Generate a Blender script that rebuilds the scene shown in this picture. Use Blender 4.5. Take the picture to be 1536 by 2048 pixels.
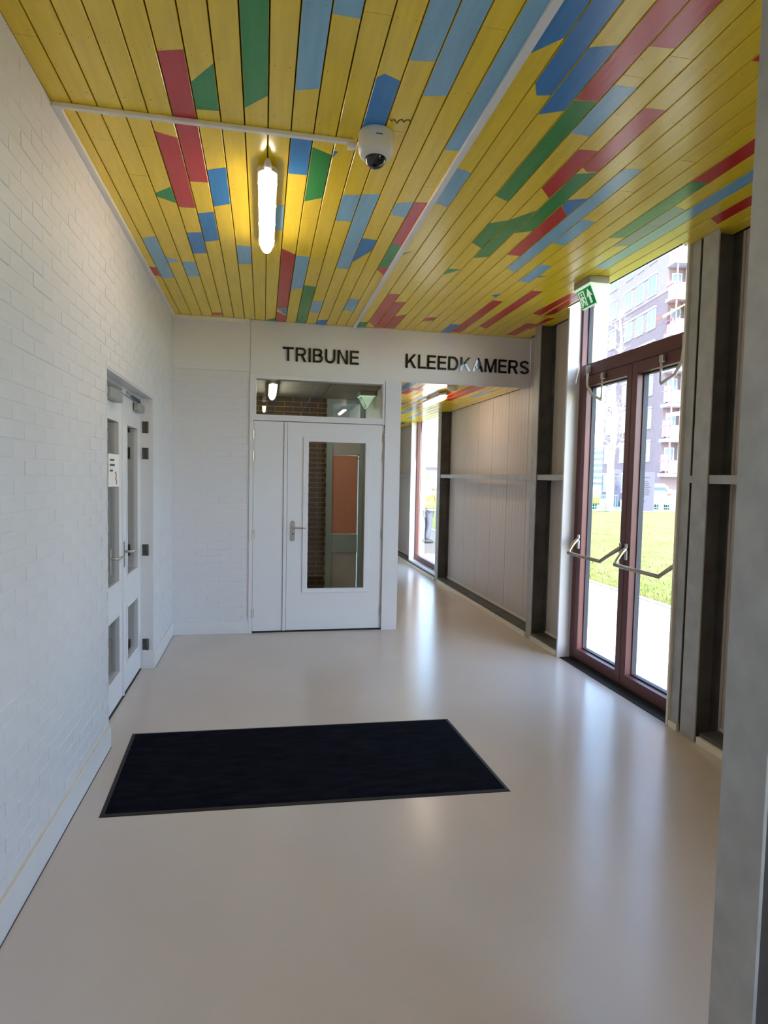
import bpy, bmesh, math, random
from mathutils import Vector, Matrix
random.seed(7)
for _o in list(bpy.data.objects):
    bpy.data.objects.remove(_o, do_unlink=True)
SC = bpy.context.scene
COL = SC.collection

# ------------------------------------------------------------------ camera
F_PX, YAW, PITCH_A, ROLL = 1233.55, 0.1945, -0.0573, 0.0204
cy, sy, cp, sp = math.cos(YAW), math.sin(YAW), math.cos(PITCH_A), math.sin(PITCH_A)
fw = Vector((sy * cp, cy * cp, sp)); rt = Vector((cy, -sy, 0)); up = rt.cross(fw)
r2 = rt * math.cos(ROLL) + up * math.sin(ROLL); u2 = up * math.cos(ROLL) - rt * math.sin(ROLL)
cam_d = bpy.data.cameras.new('camera'); cam = bpy.data.objects.new('camera', cam_d); COL.objects.link(cam)
cam_d.sensor_fit = 'HORIZONTAL'; cam_d.sensor_width = 36.0; cam_d.lens = 36.0 * F_PX / 1536.0
cam_d.clip_start = 0.05; cam_d.clip_end = 2000
m = Matrix.Identity(4)
for i in range(3):
    m[i][0] = r2[i]; m[i][1] = u2[i]; m[i][2] = -fw[i]
m.translation = Vector((0, 0, 1.6))
cam.matrix_world = m
SC.camera = cam

# ------------------------------------------------------------------ sky, sun, exposure
SUN_DIR = Vector((0.115, -0.80, 0.60)).normalized()
world = bpy.data.worlds.new('world'); SC.world = world; world.use_nodes = True
wn = world.node_tree; wn.nodes.clear()
wo = wn.nodes.new('ShaderNodeOutputWorld'); wb = wn.nodes.new('ShaderNodeBackground'); ws = wn.nodes.new('ShaderNodeTexSky')
ws.sky_type = 'NISHITA'; ws.sun_disc = False
ws.sun_elevation = math.asin(SUN_DIR.z); ws.sun_rotation = math.atan2(SUN_DIR.x, SUN_DIR.y)
ws.air_density = 1.0; ws.dust_density = 0.5; ws.ozone_density = 1.5
wb.inputs['Strength'].default_value = 0.35
wn.links.new(ws.outputs[0], wb.inputs[0]); wn.links.new(wb.outputs[0], wo.inputs[0])
sun_d = bpy.data.lights.new('sun', 'SUN'); sun_d.energy = 3.5; sun_d.angle = 0.009; sun_d.color = (1.0, 0.96, 0.91)
sun = bpy.data.objects.new('sun', sun_d); COL.objects.link(sun)
sun.rotation_euler = (-SUN_DIR).to_track_quat('-Z', 'Y').to_euler(); sun.location = (0, -20, 30)
SC.view_settings.view_transform = 'Standard'; SC.view_settings.look = 'None'
SC.view_settings.gamma = 1.0; SC.view_settings.use_curve_mapping = False
SC.view_settings.exposure = 2.36
LAMP_STRENGTH = 5.5
SC.cycles.use_denoising = True
SC.cycles.max_bounces = 12; SC.cycles.diffuse_bounces = 6; SC.cycles.transparent_max_bounces = 16
SC.cycles.sample_clamp_indirect = 6.0
SC.cycles.caustics_reflective = False; SC.cycles.caustics_refractive = False

# ------------------------------------------------------------------ materials
MATS = {}
def mat(name, col, rough=0.6, metal=0.0, spec=0.5, var=0.0, vscale=8.0, bump=0.0, bscale=60.0, stretch=None, col2=None, emit=None, estr=0.0, coat=0.0):
    M = bpy.data.materials.new(name); M.use_nodes = True
    nt = M.node_tree; b = nt.nodes['Principled BSDF']
    b.inputs['Base Color'].default_value = (*col, 1); b.inputs['Roughness'].default_value = rough
    b.inputs['Metallic'].default_value = metal; b.inputs['Specular IOR Level'].default_value = spec
    if coat: b.inputs['Coat Weight'].default_value = coat; b.inputs['Coat Roughness'].default_value = 0.1
    if emit: b.inputs['Emission Color'].default_value = (*emit, 1); b.inputs['Emission Strength'].default_value = estr
    tc = nt.nodes.new('ShaderNodeTexCoord'); src = tc.outputs['Object']
    if stretch:
        mp = nt.nodes.new('ShaderNodeMapping'); mp.inputs['Scale'].default_value = stretch
        nt.links.new(src, mp.inputs[0]); src = mp.outputs[0]
    n1 = nt.nodes.new('ShaderNodeTexNoise'); n1.inputs['Scale'].default_value = vscale; n1.inputs['Detail'].default_value = 5
    nt.links.new(src, n1.inputs['Vector'])
    cr = nt.nodes.new('ShaderNodeValToRGB')
    c2 = col2 if col2 else tuple(max(0, c * (1 - var)) for c in col)
    c1 = col if col2 else tuple(min(1, c * (1 + var * .6)) for c in col)
    cr.color_ramp.elements[0].position = 0.3; cr.color_ramp.elements[1].position = 0.7
    cr.color_ramp.elements[0].color = (*c2, 1); cr.color_ramp.elements[1].color = (*c1, 1)
    nt.links.new(n1.outputs['Fac'], cr.inputs[0]); nt.links.new(cr.outputs[0], b.inputs['Base Color'])
    if bump > 0:
        n2 = nt.nodes.new('ShaderNodeTexNoise'); n2.inputs['Scale'].default_value = bscale; n2.inputs['Detail'].default_value = 4
        nt.links.new(src, n2.inputs['Vector'])
        bp = nt.nodes.new('ShaderNodeBump'); bp.inputs['Strength'].default_value = bump; bp.inputs['Distance'].default_value = 0.01
        nt.links.new(n2.outputs['Fac'], bp.inputs['Height']); nt.links.new(bp.outputs[0], b.inputs['Normal'])
    MATS[name] = M
    return M
def glass(name, tint=(1, 1, 1), refl=1.0):
    M = bpy.data.materials.new(name); M.use_nodes = True
    nt = M.node_tree; nt.nodes.clear()
    o = nt.nodes.new('ShaderNodeOutputMaterial'); mx = nt.nodes.new('ShaderNodeMixShader')
    t = nt.nodes.new('ShaderNodeBsdfTransparent'); t.inputs[0].default_value = (*tint, 1)
    g = nt.nodes.new('ShaderNodeBsdfGlossy'); g.inputs['Roughness'].default_value = 0.0
    fr = nt.nodes.new('ShaderNodeFresnel'); fr.inputs['IOR'].default_value = 1.5
    mu = nt.nodes.new('ShaderNodeMath'); mu.operation = 'MULTIPLY'; mu.inputs[1].default_value = refl; mu.use_clamp = True
    ge = nt.nodes.new('ShaderNodeNewGeometry'); iv = nt.nodes.new('ShaderNodeMath'); iv.operation = 'SUBTRACT'; iv.inputs[0].default_value = 1.0
    m2_ = nt.nodes.new('ShaderNodeMath'); m2_.operation = 'MULTIPLY'      # a thin pane: reflect at the entry face only
    nt.links.new(ge.outputs['Backfacing'], iv.inputs[1]); nt.links.new(fr.outputs[0], mu.inputs[0])
    nt.links.new(mu.outputs[0], m2_.inputs[0]); nt.links.new(iv.outputs[0], m2_.inputs[1]); nt.links.new(m2_.outputs[0], mx.inputs[0])
    nt.links.new(t.outputs[0], mx.inputs[1]); nt.links.new(g.outputs[0], mx.inputs[2]); nt.links.new(mx.outputs[0], o.inputs[0])
    MATS[name] = M
    return M
def emission(name, col, strength):
    M = bpy.data.materials.new(name); M.use_nodes = True
    nt = M.node_tree; nt.nodes.clear()
    o = nt.nodes.new('ShaderNodeOutputMaterial'); e = nt.nodes.new('ShaderNodeEmission')
    e.inputs[0].default_value = (*col, 1); e.inputs[1].default_value = strength
    nt.links.new(e.outputs[0], o.inputs[0]); MATS[name] = M
    return M

W_ST = (60, 4, 60)
PAINT = dict(rough=0.22, var=0.08, vscale=3.0, bump=0.05, bscale=5.0, stretch=(14, 1.2, 14), spec=0.8)
mat('paint_yellow', (0.92, 0.67, 0.028), **PAINT)
mat('paint_red', (0.60, 0.035, 0.028), **PAINT)
mat('paint_green', (0.032, 0.31, 0.06), **PAINT)
mat('paint_light_blue', (0.25, 0.52, 0.72), **PAINT)
mat('paint_blue', (0.030, 0.24, 0.60), **PAINT)
mat('paint_slate', (0.22, 0.30, 0.38), **PAINT)
mat('nail_dark', (0.16, 0.11, 0.02), rough=0.7)
mat('wood_dark', (0.075, 0.045, 0.015), rough=0.9, var=0.2)
mat('floor_resin', (0.62, 0.54, 0.475), rough=0.22, var=0.05, vscale=1.3, bump=0.012, bscale=90, spec=0.5)
mat('brick_white', (0.69, 0.685, 0.74), rough=0.55, var=0.03, vscale=3, bump=0.12, bscale=45)
mat('plaster_white', (0.72, 0.72, 0.77), rough=0.6, var=0.02, vscale=3, bump=0.04, bscale=80)
mat('board_white', (0.74, 0.735, 0.72), rough=0.5, var=0.02, vscale=2)
mat('gloss_white', (0.73, 0.735, 0.79), rough=0.32, var=0.015, vscale=3)
mat('skirting_white', (0.72, 0.725, 0.77), rough=0.38, var=0.02, vscale=5)
mat('cream_trim', (0.74, 0.69, 0.58), rough=0.5, var=0.04, vscale=9)
mat('trunking_white', (0.80, 0.79, 0.77), rough=0.45)
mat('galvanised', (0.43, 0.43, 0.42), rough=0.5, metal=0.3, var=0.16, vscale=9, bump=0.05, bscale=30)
mat('galvanised_dark_shaded', (0.11, 0.105, 0.10), rough=0.6, metal=0.3, var=0.3, vscale=7)  # dark steel; on the columns it carries painted shade
mat('panel_beige', (0.56, 0.50, 0.45), rough=0.42, var=0.03, vscale=2, bump=0.02, bscale=20)
mat('gap_black', (0.006, 0.006, 0.006), rough=0.9)
mat('frame_red', (0.12, 0.036, 0.038), rough=0.42, var=0.06, vscale=6)
mat('gasket_black', (0.02, 0.022, 0.035), rough=0.6)
mat('rubber_black', (0.007, 0.007, 0.008), rough=0.62, var=0.2, vscale=20)
mat('mat_pile', (0.004, 0.004, 0.009), rough=0.95, spec=0.05, col2=(0.012, 0.012, 0.022), vscale=14, bump=0.9, bscale=420, stretch=(0.5, 1.6, 1))
mat('letter_black', (0.008, 0.008, 0.008), rough=0.06, spec=0.6)
mat('steel_brushed', (0.55, 0.54, 0.52), rough=0.3, metal=0.9, var=0.08, vscale=20)
mat('steel_bronze', (0.42, 0.36, 0.29), rough=0.34, metal=0.8, var=0.1, vscale=20)
mat('stay_silver', (0.58, 0.58, 0.60), rough=0.3, metal=0.35)
mat('chrome', (0.75, 0.76, 0.78), rough=0.16, metal=1.0)
mat('hinge_dark', (0.10, 0.10, 0.10), rough=0.5, metal=0.4, var=0.3, vscale=30)
mat('closer_grey', (0.35, 0.36, 0.37), rough=0.45, metal=0.3)
mat('paper_white', (0.85, 0.85, 0.86), rough=0.8)
mat('ink_dark', (0.05, 0.05, 0.07), rough=0.8)
mat('ink_red', (0.45, 0.12, 0.10), rough=0.8)
mat('camera_white', (0.72, 0.71, 0.68), rough=0.38)
mat('camera_dome', (0.004, 0.004, 0.005), rough=0.06, spec=0.7)
mat('lamp_housing', (0.62, 0.60, 0.56), rough=0.4)
mat('sign_grey', (0.30, 0.30, 0.27), rough=0.5)
mat('sign_green', (0.0, 0.23, 0.06), rough=0.4, emit=(0.0, 0.30, 0.08), estr=0.06)
mat('sign_white', (0.75, 0.85, 0.70), rough=0.4, emit=(0.70, 0.95, 0.72), estr=0.09)
emission('lamp_tube', (1.0, 0.82, 0.64), LAMP_STRENGTH)
mat('brick_brown', (0.085, 0.055, 0.030), rough=0.8, var=0.5, vscale=3.2, bump=0.25, bscale=40)
mat('mortar', (0.30, 0.25, 0.17), rough=0.9, var=0.15)
mat('frame_grey_green', (0.40, 0.52, 0.52), rough=0.45)
mat('door_orange', (0.80, 0.33, 0.18), rough=0.45, var=0.06, vscale=2, stretch=(6, 6, 1))
mat('wall_grey', (0.58, 0.57, 0.57), rough=0.7, var=0.03)
mat('ceiling_tile', (0.30, 0.31, 0.30), rough=0.8, var=0.04)
glass('glass_clear', (0.97, 0.99, 0.98), refl=1.5)
glass('glass_inner', (0.86, 0.90, 0.88), refl=1.6)
# outdoors
mat('paver', (0.46, 0.40, 0.35), rough=0.85, var=0.18, vscale=2.4, bump=0.2, bscale=40)
mat('paver_sand', (0.16, 0.14, 0.12), rough=0.95, var=0.1)
mat('grass', (0.15, 0.18, 0.045), rough=0.95, spec=0.1, col2=(0.21, 0.20, 0.075), vscale=1.1, bump=0.5, bscale=9)
mat('kerb_light', (0.50, 0.47, 0.43), rough=0.9, var=0.06)
mat('asphalt', (0.35, 0.34, 0.33), rough=0.9, var=0.05)
mat('facade_brick', (0.21, 0.145, 0.155), rough=0.85, var=0.12, vscale=3.0, bump=0.2, bscale=25)
mat('facade_brick_glare', (0.30, 0.23, 0.245), rough=0.85, var=0.08, vscale=3.0)  # paler brick: brightness of a reflection put into the colour
mat('concrete_lavender', (0.38, 0.37, 0.40), rough=0.8, var=0.05)
mat('balcony_white', (0.60, 0.58, 0.54), rough=0.7, var=0.03)
mat('balcony_pink', (0.42, 0.08, 0.13), rough=0.5)
mat('window_white', (0.50, 0.52, 0.55), rough=0.5)
mat('pane_blue', (0.15, 0.24, 0.31), rough=0.2, spec=0.25)
mat('pane_dark', (0.07, 0.085, 0.11), rough=0.2, spec=0.25)
mat('louvre_grey', (0.42, 0.42, 0.44), rough=0.6)
mat('awning_orange', (0.45, 0.115, 0.085), rough=0.8)
mat('bark_white', (0.50, 0.47, 0.40), rough=0.85, var=0.12, vscale=12, bump=0.3, bscale=30)
mat('bark_grey', (0.16, 0.15, 0.14), rough=0.9, var=0.2, vscale=12)
mat('car_yellow', (0.50, 0.24, 0.015), rough=0.25, coat=0.6)
mat('car_white', (0.75, 0.75, 0.75), rough=0.25, coat=0.6)
mat('car_blue', (0.20, 0.30, 0.38), rough=0.25, coat=0.6)
mat('car_glass', (0.05, 0.07, 0.10), rough=0.06, spec=0.8)
mat('tyre', (0.03, 0.03, 0.03), rough=0.8)
mat('tail_red', (0.55, 0.03, 0.03), rough=0.3)
mat('plate_white', (0.75, 0.72, 0.55), rough=0.5)
mat('pylon_purple', (0.055, 0.05, 0.09), rough=0.45)
mat('pylon_text', (0.02, 0.018, 0.03), rough=0.6)
mat('fence_green', (0.07, 0.22, 0.17), rough=0.5)
mat('tower_blue', (0.16, 0.20, 0.28), rough=0.6)
mat('tower_white', (0.62, 0.66, 0.68), rough=0.7)
mat('roof_pink', (0.48, 0.26, 0.22), rough=0.8, var=0.06)
mat('skin', (0.55, 0.34, 0.26), rough=0.6)
mat('hair_light', (0.45, 0.38, 0.30), rough=0.8)
mat('hivis_yellow', (0.72, 0.66, 0.10), rough=0.7)
mat('reflective_white', (0.75, 0.75, 0.75), rough=0.4)
mat('trousers_grey', (0.11, 0.12, 0.16), rough=0.85)
mat('shoe_dark', (0.05, 0.05, 0.06), rough=0.7)

# ------------------------------------------------------------------ mesh helpers
class MB:
    def __init__(s): s.v = []; s.f = []; s.mi = []
    def add(s, vs, fs, mi=0):
        b = len(s.v); s.v += [tuple(q) for q in vs]; s.f += [tuple(b + i for i in f) for f in fs]; s.mi += [mi] * len(fs); return s
    def box(s, x0, x1, y0, y1, z0, z1, mi=0):
        return s.add([(x0,y0,z0),(x1,y0,z0),(x1,y1,z0),(x0,y1,z0),(x0,y0,z1),(x1,y0,z1),(x1,y1,z1),(x0,y1,z1)],
            [(0,3,2,1),(4,5,6,7),(0,1,5,4),(1,2,6,5),(2,3,7,6),(3,0,4,7)], mi)
    def prism(s, pts, d, mi=0):           # polygon (3-D points) swept by vector d
        n = len(pts); P = [Vector(q) for q in pts]; D = Vector(d)
        return s.add(P + [q + D for q in P], [tuple(range(n))[::-1], tuple(range(n, 2 * n))] + [(i, (i+1) % n, n + (i+1) % n, n + i) for i in range(n)], mi)
    def cyl(s, a, b, r0, r1=None, n=16, mi=0, caps=True):
        r1 = r0 if r1 is None else r1
        a = Vector(a); b = Vector(b); d = (b - a).normalized()
        u = d.orthogonal().normalized(); w = d.cross(u)
        vs = [a + (u * math.cos(t) + w * math.sin(t)) * r0 for t in [2*math.pi*i/n for i in range(n)]]
        vs += [b + (u * math.cos(t) + w * math.sin(t)) * r1 for t in [2*math.pi*i/n for i in range(n)]]
        fs = [(i, (i+1) % n, n + (i+1) % n, n + i) for i in range(n)]
        if caps: fs += [tuple(range(n))[::-1], tuple(range(n, 2*n))]
        return s.add(vs, fs, mi)
    def tube(s, pts, r, n=10, mi=0):
        P = [Vector(q) for q in pts]; rings = []
        rr = r if isinstance(r, (list, tuple)) else [r] * len(P)
        t0 = (P[1] - P[0]).normalized(); u = t0.orthogonal().normalized()
        for i, q in enumerate(P):
            t = (P[min(i+1, len(P)-1)] - P[max(i-1, 0)]).normalized()
            u = (u - t * u.dot(t)).normalized(); w = t.cross(u)
            rings.append([q + (u * math.cos(a) + w * math.sin(a)) * rr[i] for a in [2*math.pi*k/n for k in range(n)]])
        vs = [v for r_ in rings for v in r_]; fs = []
        for i in range(len(P) - 1):
            for k in range(n): fs.append((i*n+k, i*n+(k+1) % n, (i+1)*n+(k+1) % n, (i+1)*n+k))
        fs += [tuple(range(n))[::-1], tuple(range((len(P)-1)*n, len(P)*n))]
        return s.add(vs, fs, mi)
    def lathe(s, prof, c=(0,0,0), n=28, mi=0):   # profile (r, z) about a vertical axis
        vs = []; fs = []
        for r, z in prof: vs += [(c[0] + r*math.cos(2*math.pi*k/n), c[1] + r*math.sin(2*math.pi*k/n), c[2] + z) for k in range(n)]
        for i in range(len(prof)-1):
            for k in range(n): fs.append((i*n+k, i*n+(k+1) % n, (i+1)*n+(k+1) % n, (i+1)*n+k))
        fs += [tuple(range(n))[::-1], tuple(range((len(prof)-1)*n, len(prof)*n))]
        return s.add(vs, fs, mi)
    def mesh(s, name):
        me = bpy.data.meshes.new(name); me.from_pydata([tuple(v) for v in s.v], [], s.f)
        for p_, i in zip(me.polygons, s.mi): p_.material_index = i
        bm = bmesh.new(); bm.from_mesh(me); bmesh.ops.recalc_face_normals(bm, faces=bm.faces); bm.to_mesh(me); bm.free()
        return me
    def build(s, name, mats, parent=None, bevel=0, smooth=False, seg=2, loc=None):
        return link(name, s.mesh(name), mats, parent, bevel, smooth, seg, loc)
def link(name, me, mats, parent=None, bevel=0, smooth=False, seg=2, loc=None):
    mats = [mats] if isinstance(mats, str) else mats
    if not me.materials:
        for q in mats: me.materials.append(MATS[q])
    o = bpy.data.objects.new(name, me); COL.objects.link(o)
    if parent: o.parent = parent
    if loc: o.location = loc
    if smooth:
        for p_ in me.polygons: p_.use_smooth = True
    if bevel:
        b = o.modifiers.new('bevel', 'BEVEL'); b.width = bevel; b.segments = seg; b.limit_method = 'ANGLE'; b.angle_limit = math.radians(35)
        b.harden_normals = False
    return o
def box(name, m_, b, parent=None, bevel=0.0):
    return MB().box(*b).build(name, m_, parent, bevel)
def empty(name, loc=(0,0,0), parent=None, rz=0):
    o = bpy.data.objects.new(name, None); COL.objects.link(o); o.location = loc; o.rotation_euler.z = rz; o.empty_display_size = 0.1
    if parent: o.parent = parent
    return o
def tag(o, label, cat, group=None):
    o['label'] = label; o['category'] = cat
    if group: o['group'] = group
    return o
def struct(o): o['kind'] = 'structure'; return o
def stuff(o): o['kind'] = 'stuff'; return o
def kids(o): return [c for c in bpy.data.objects if c.parent == o]
def copy_tree(o, parent=None):
    c = o.copy(); COL.objects.link(c); c.parent = parent
    for ch in kids(o): copy_tree(ch, c)
    return c
def unit_block(name, bev):     # unit block with rounded edges for bricks, scaled per object
    bm = bmesh.new(); bmesh.ops.create_cube(bm, size=1.0)
    me = bpy.data.meshes.new(name); bm.to_mesh(me); bm.free(); return me
def brick_mesh(name, sx, sy_, sz, b):
    bm = bmesh.new(); bmesh.ops.create_cube(bm, size=1.0)
    for v in bm.verts: v.co = Vector((v.co.x*sx, v.co.y*sy_, v.co.z*sz))
    bmesh.ops.bevel(bm, geom=list(bm.edges), offset=b, segments=1, affect='EDGES', profile=0.5)
    me = bpy.data.meshes.new(name); bm.to_mesh(me); bm.free(); return me
# ------------------------------------------------------------------ painted ceiling boards: (colour, board number, outline as (fraction across, distance))
PATCH = [
 ('r',-4,[(0,2.42),(1,2.39),(1,3.416),(0,3.425)]),
 ('r',-5,[(0,2.968),(1,3.006),(1,3.753),(0,3.762)]),
 ('g',-3,[(0,2.579),(1,2.44),(1,2.748),(0,2.757)]),
 ('g',-1,[(0,-3.0),(1,-3.0),(1,2.594),(0,2.705)]),
 ('l',1,[(0,-3.0),(1,-3.0),(1,2.502),(0,2.541)]),
 ('l',2,[(0,-3.0),(1,-3.0),(1,2.106),(0,2.104)]),
 ('d',4,[(0,2.392),(0.3,2.36),(1,2.391),(1,2.742),(0,2.758)]),
 ('l',5,[(0,-3.0),(1,-3.0),(1,2.254),(0,2.267)]),
 ('l',6,[(0,-3.0),(1,-3.0),(1,2.434),(0,2.461)]),
 ('l',8,[(0,-3.0),(1,-3.0),(1,2.815),(0,2.828)]),
 ('d',9,[(0,-3.0),(1,-3.0),(1,2.032),(0,2.155)]),
 ('d',10,[(0,-3.0),(1,-3.0),(1,2.341),(0.42,2.356),(0,2.279)]),
 ('d',11,[(0,2.065),(1,2.03),(1,2.421),(0,2.474)]),
 ('r',12,[(0,-3.0),(1,-3.0),(1,2.337),(0,2.347)]),
 ('r',13,[(0,-3.0),(1,-3.0),(1,2.003),(0,2.013)]),
 ('g',12,[(0,2.351),(1,2.34),(1,3.258),(0,3.203)]),
 ('l',13,[(0,2.231),(1,2.227),(1,2.573),(0,2.57)]),
 ('r',14,[(0,2.682),(1,2.673),(1,3.172),(0,3.063)]),
 ('r',15,[(0,2.335),(1,2.329),(1,2.851),(0.42,2.86),(0,2.821)]),
 ('r',17,[(0,-3.0),(1,-3.0),(1,1.99),(0,1.998)]),
 ('r',21,[(0,-3.0),(1,-3.0),(1,2.822),(0,2.83)]),
 ('g',21,[(0,2.831),(1,2.823),(1,3.549),(0,3.587)]),
 ('s',22,[(0,3.092),(1,3.123),(1,3.665),(0,3.711)]),
 ('l',23,[(0,-3.0),(1,-3.0),(1,4.091),(0,4.097)]),
 ('r',25,[(0,-3.0),(1,-3.0),(1,3.244),(0,3.183)]),
 ('l',17,[(0,2.796),(1,2.778),(1,4.32),(0,4.261)]),
 ('g',13,[(0,3.554),(1,3.481),(1,3.947),(0,3.861)]),
 ('g',14,[(0,3.476),(1,3.313),(1,4.073),(0,4.121)]),
 ('g',15,[(0,2.894),(1,2.854),(1,3.594),(0,3.656)]),
 ('r',16,[(0,3.23),(1,3.356),(1,4.006),(0,4.005)]),
 ('d',16,[(0,3.164),(1,3.12),(1,3.356),(0,3.224)]),
 ('l',18,[(0,3.373),(1,3.384),(1,3.76),(0,3.746)]),
 ('l',19,[(0,4.123),(1,4.138),(1,4.518),(0,4.517)]),
 ('d',20,[(0,4.36),(0.71,4.345),(0,4.391)]),
 ('r',21,[(0,4.705),(1,4.699),(1,5.981),(0,5.914)]),
 ('r',19,[(0,5.04),(1,5.045),(1,6.22),(0,6.223)]),
 ('d',18,[(0,5.909),(1,5.903),(1,6.259),(0,6.252)]),
 ('d',18,[(0.41,4.906),(1,4.835),(1,4.955)]),
 ('r',24,[(0.33,4.691),(1,4.653),(1,5.376),(0,5.345)]),
 ('r',25,[(0,4.673),(0.6,4.68),(1,5.303),(0.3,5.374)]),
 ('r',25,[(0,5.686),(1,5.675),(1,6.179),(0,6.191)]),
 ('r',26,[(0,5.459),(0.7,5.427),(0.31,5.89),(0,5.872)]),
 ('r',10,[(0,5.082),(1,5.072),(1,6.249),(0,6.024)]),
 ('r',11,[(0,5.303),(1,5.283),(1,6.244),(0,6.249)]),
 ('r',12,[(0,5.783),(1,5.668),(1,6.242),(0,6.242)]),
 ('r',15,[(0,5.734),(1,5.697),(1,5.816),(0,5.881)]),
 ('g',13,[(0,4.376),(1,4.365),(0,4.518)]),
 ('g',9,[(0,4.159),(0.71,4.094),(0,4.223)]),
 ('l',9,[(0,2.968),(1,3.001),(1,3.399),(0,3.366)]),
 ('r',8,[(0,3.385),(1,3.37),(1,4.06),(0,3.98)]),
 ('g',8,[(0,3.98),(1,4.06),(1,4.45),(0,4.487)]),
 ('r',8,[(0,4.489),(1,4.455),(1,4.68),(0,4.514)]),
 ('l',7,[(0,3.427),(1,3.375),(1,3.594),(0,3.568)]),
 ('l',4,[(0,3.392),(1,3.365),(1,3.722),(0,3.736)]),
 ('l',5,[(0,3.359),(1,3.33),(1,4.568),(0,4.564)]),
 ('d',6,[(0,3.956),(1,3.97),(1,4.148),(0,4.42)]),
 ('d',1,[(0,2.874),(1,2.87),(1,3.215),(0,3.22)]),
 ('g',2,[(0,2.939),(1,2.994),(1,3.448),(0,3.523)]),
 ('d',3,[(0,2.953),(0.25,2.955),(0,3.03)]),
 ('l',0,[(0,3.616),(1,3.598),(1,3.954),(0,3.978)]),
 ('r',1,[(0,4.266),(1,4.365),(1,5.752),(0,5.775)]),
 ('d',1,[(0,5.784),(1,5.763),(1,6.015)]),
 ('r',1,[(0,5.893),(1,6.035),(1,6.261),(0,6.27)]),
 ('l',2,[(0,4.378),(1,4.38),(1,5.108),(0,5.18)]),
 ('g',3,[(0,5.029),(1,5.058),(1,6.27),(0,6.27)]),
 ('l',4,[(0,5.461),(1,5.461),(1,5.843),(0,5.823)]),
 ('d',5,[(0,6.124),(1,6.07),(1,6.27),(0,6.27)]),
 ('g',0,[(0,6.263),(1,6.125),(1,6.27)]),
 ('l',7,[(0,5.319),(1,5.303),(1,5.697),(0,5.691)]),
 ('g',9,[(0,6.062),(1,6.057),(1,6.258),(0,6.27)]),
 ('l',-2,[(0,4.281),(1,4.288),(1,4.64),(0,4.65)]),
 ('d',-3,[(0,3.281),(1,3.228),(1,3.648),(0,3.71)]),
 ('d',-4,[(0,3.825),(1,3.78),(1,4.218),(0,4.276)]),
 ('d',-5,[(0,4.145),(1,4.109),(1,4.484),(0,4.52)]),
 ('g',-6,[(0,3.609),(1,3.508),(1,3.716),(0,3.649)]),
 ('l',-8,[(0,4.31),(1,4.252),(1,5.112),(0,5.136)]),
 ('l',-7,[(0,4.631),(1,4.695),(0,4.761)]),
 ('l',-6,[(0,4.701),(1,4.69),(1,5.027),(0,5.041)]),
 ('r',-9,[(0.38,4.879),(1,4.888),(1,5.111),(0.52,5.077)]),
 ('r',-5,[(0,6.098),(1,6.07),(1,6.176),(0,6.193)]),
]
JOINTS = [(-9, 2.44), (-8, 3.1), (-7, 3.42), (-7, 5.73), (-6, 3.11), (-4, 5.75), (-3, 5.08), (-2, 3.73), (0, 3.07), (0, 3.07), (0, 5.41), (1, 3.41), (2, 3.73), (3, 2.07), (3, 4.41), (4, 3.07), (4, 3.07), (5, 2.73), (5, 5.08), (6, 3.06), (6, 5.41), (7, 2.05), (8, 3.19), (11, 4.72), (13, 2.17), (14, 5.05), (15, 2.33), (15, 4.69), (18, 3.0), (19, 2.66), (22, 5.02)]
BP, BX0 = 0.0991, 0.008          # board pitch and first seam
H, XL, XR, YB, XP = 3.106, -0.865, 2.635, 6.27, 2.80
JOIST = [2.07 + 0.3345 * i for i in range(-16, 45)]
PM = ['paint_yellow', 'paint_red', 'paint_green', 'paint_light_blue', 'paint_blue', 'paint_slate', 'nail_dark']
PI = {'r': 1, 'g': 2, 'l': 3, 'd': 4, 's': 5}
def clip(poly, ax, val, keep_less):
    out = []
    for i in range(len(poly)):
        a, b = poly[i], poly[(i + 1) % len(poly)]
        ia = (a[ax] <= val) if keep_less else (a[ax] >= val); ib = (b[ax] <= val) if keep_less else (b[ax] >= val)
        if ia: out.append(a)
        if ia != ib:
            t = (val - a[ax]) / (b[ax] - a[ax]); out.append((a[0] + t*(b[0]-a[0]), a[1] + t*(b[1]-a[1])))
    return out
def plank(parent, k, x0, x1, y0, y1, z, patches, rnd):
    """one ceiling board: chamfered bar with thin paint fields and nail heads on its underside"""
    c, t, mb = 0.0014, 0.016, MB()
    prof = [(x0, z + t), (x0, z + c), (x0 + c, z), (x1 - c, z), (x1, z + c), (x1, z + t)]
    mb.prism([(a, y0, b) for a, b in prof], (0, y1 - y0, 0), 0)
    e0 = BX0 + k * BP
    for col, kk, pl in patches:
        if kk != k: continue
        q = [(e0 + f * BP, yy) for f, yy in pl]
        q = clip(q, 0, x0 + c * .5, False); q = clip(q, 0, x1 - c * .5, True) if q else q
        q = clip(q, 1, y0, False) if q else q; q = clip(q, 1, y1, True) if q else q
        if len(q) < 3: continue
        mb.prism([(a, b, z - 0.0004) for a, b in q], (0, 0, 0.0006), PI[col])
    for jy in JOIST:
        if y0 + .02 < jy < y1 - .02:
            for fx in (.2, .8):
                if rnd.random() < .75:
                    xx = x0 + (x1 - x0) * (fx + rnd.uniform(-.06, .06)); yy = jy + rnd.uniform(-.012, .012); r = .0022
                    mb.prism([(xx - r, yy, z - .0008), (xx, yy - r, z - .0008), (xx + r, yy, z - .0008), (xx, yy + r, z - .0008)], (0, 0, .001), 6)
    o = mb.build('plank', PM, parent); o.location.z += rnd.uniform(-.0004, .0004)
    return o

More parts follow.
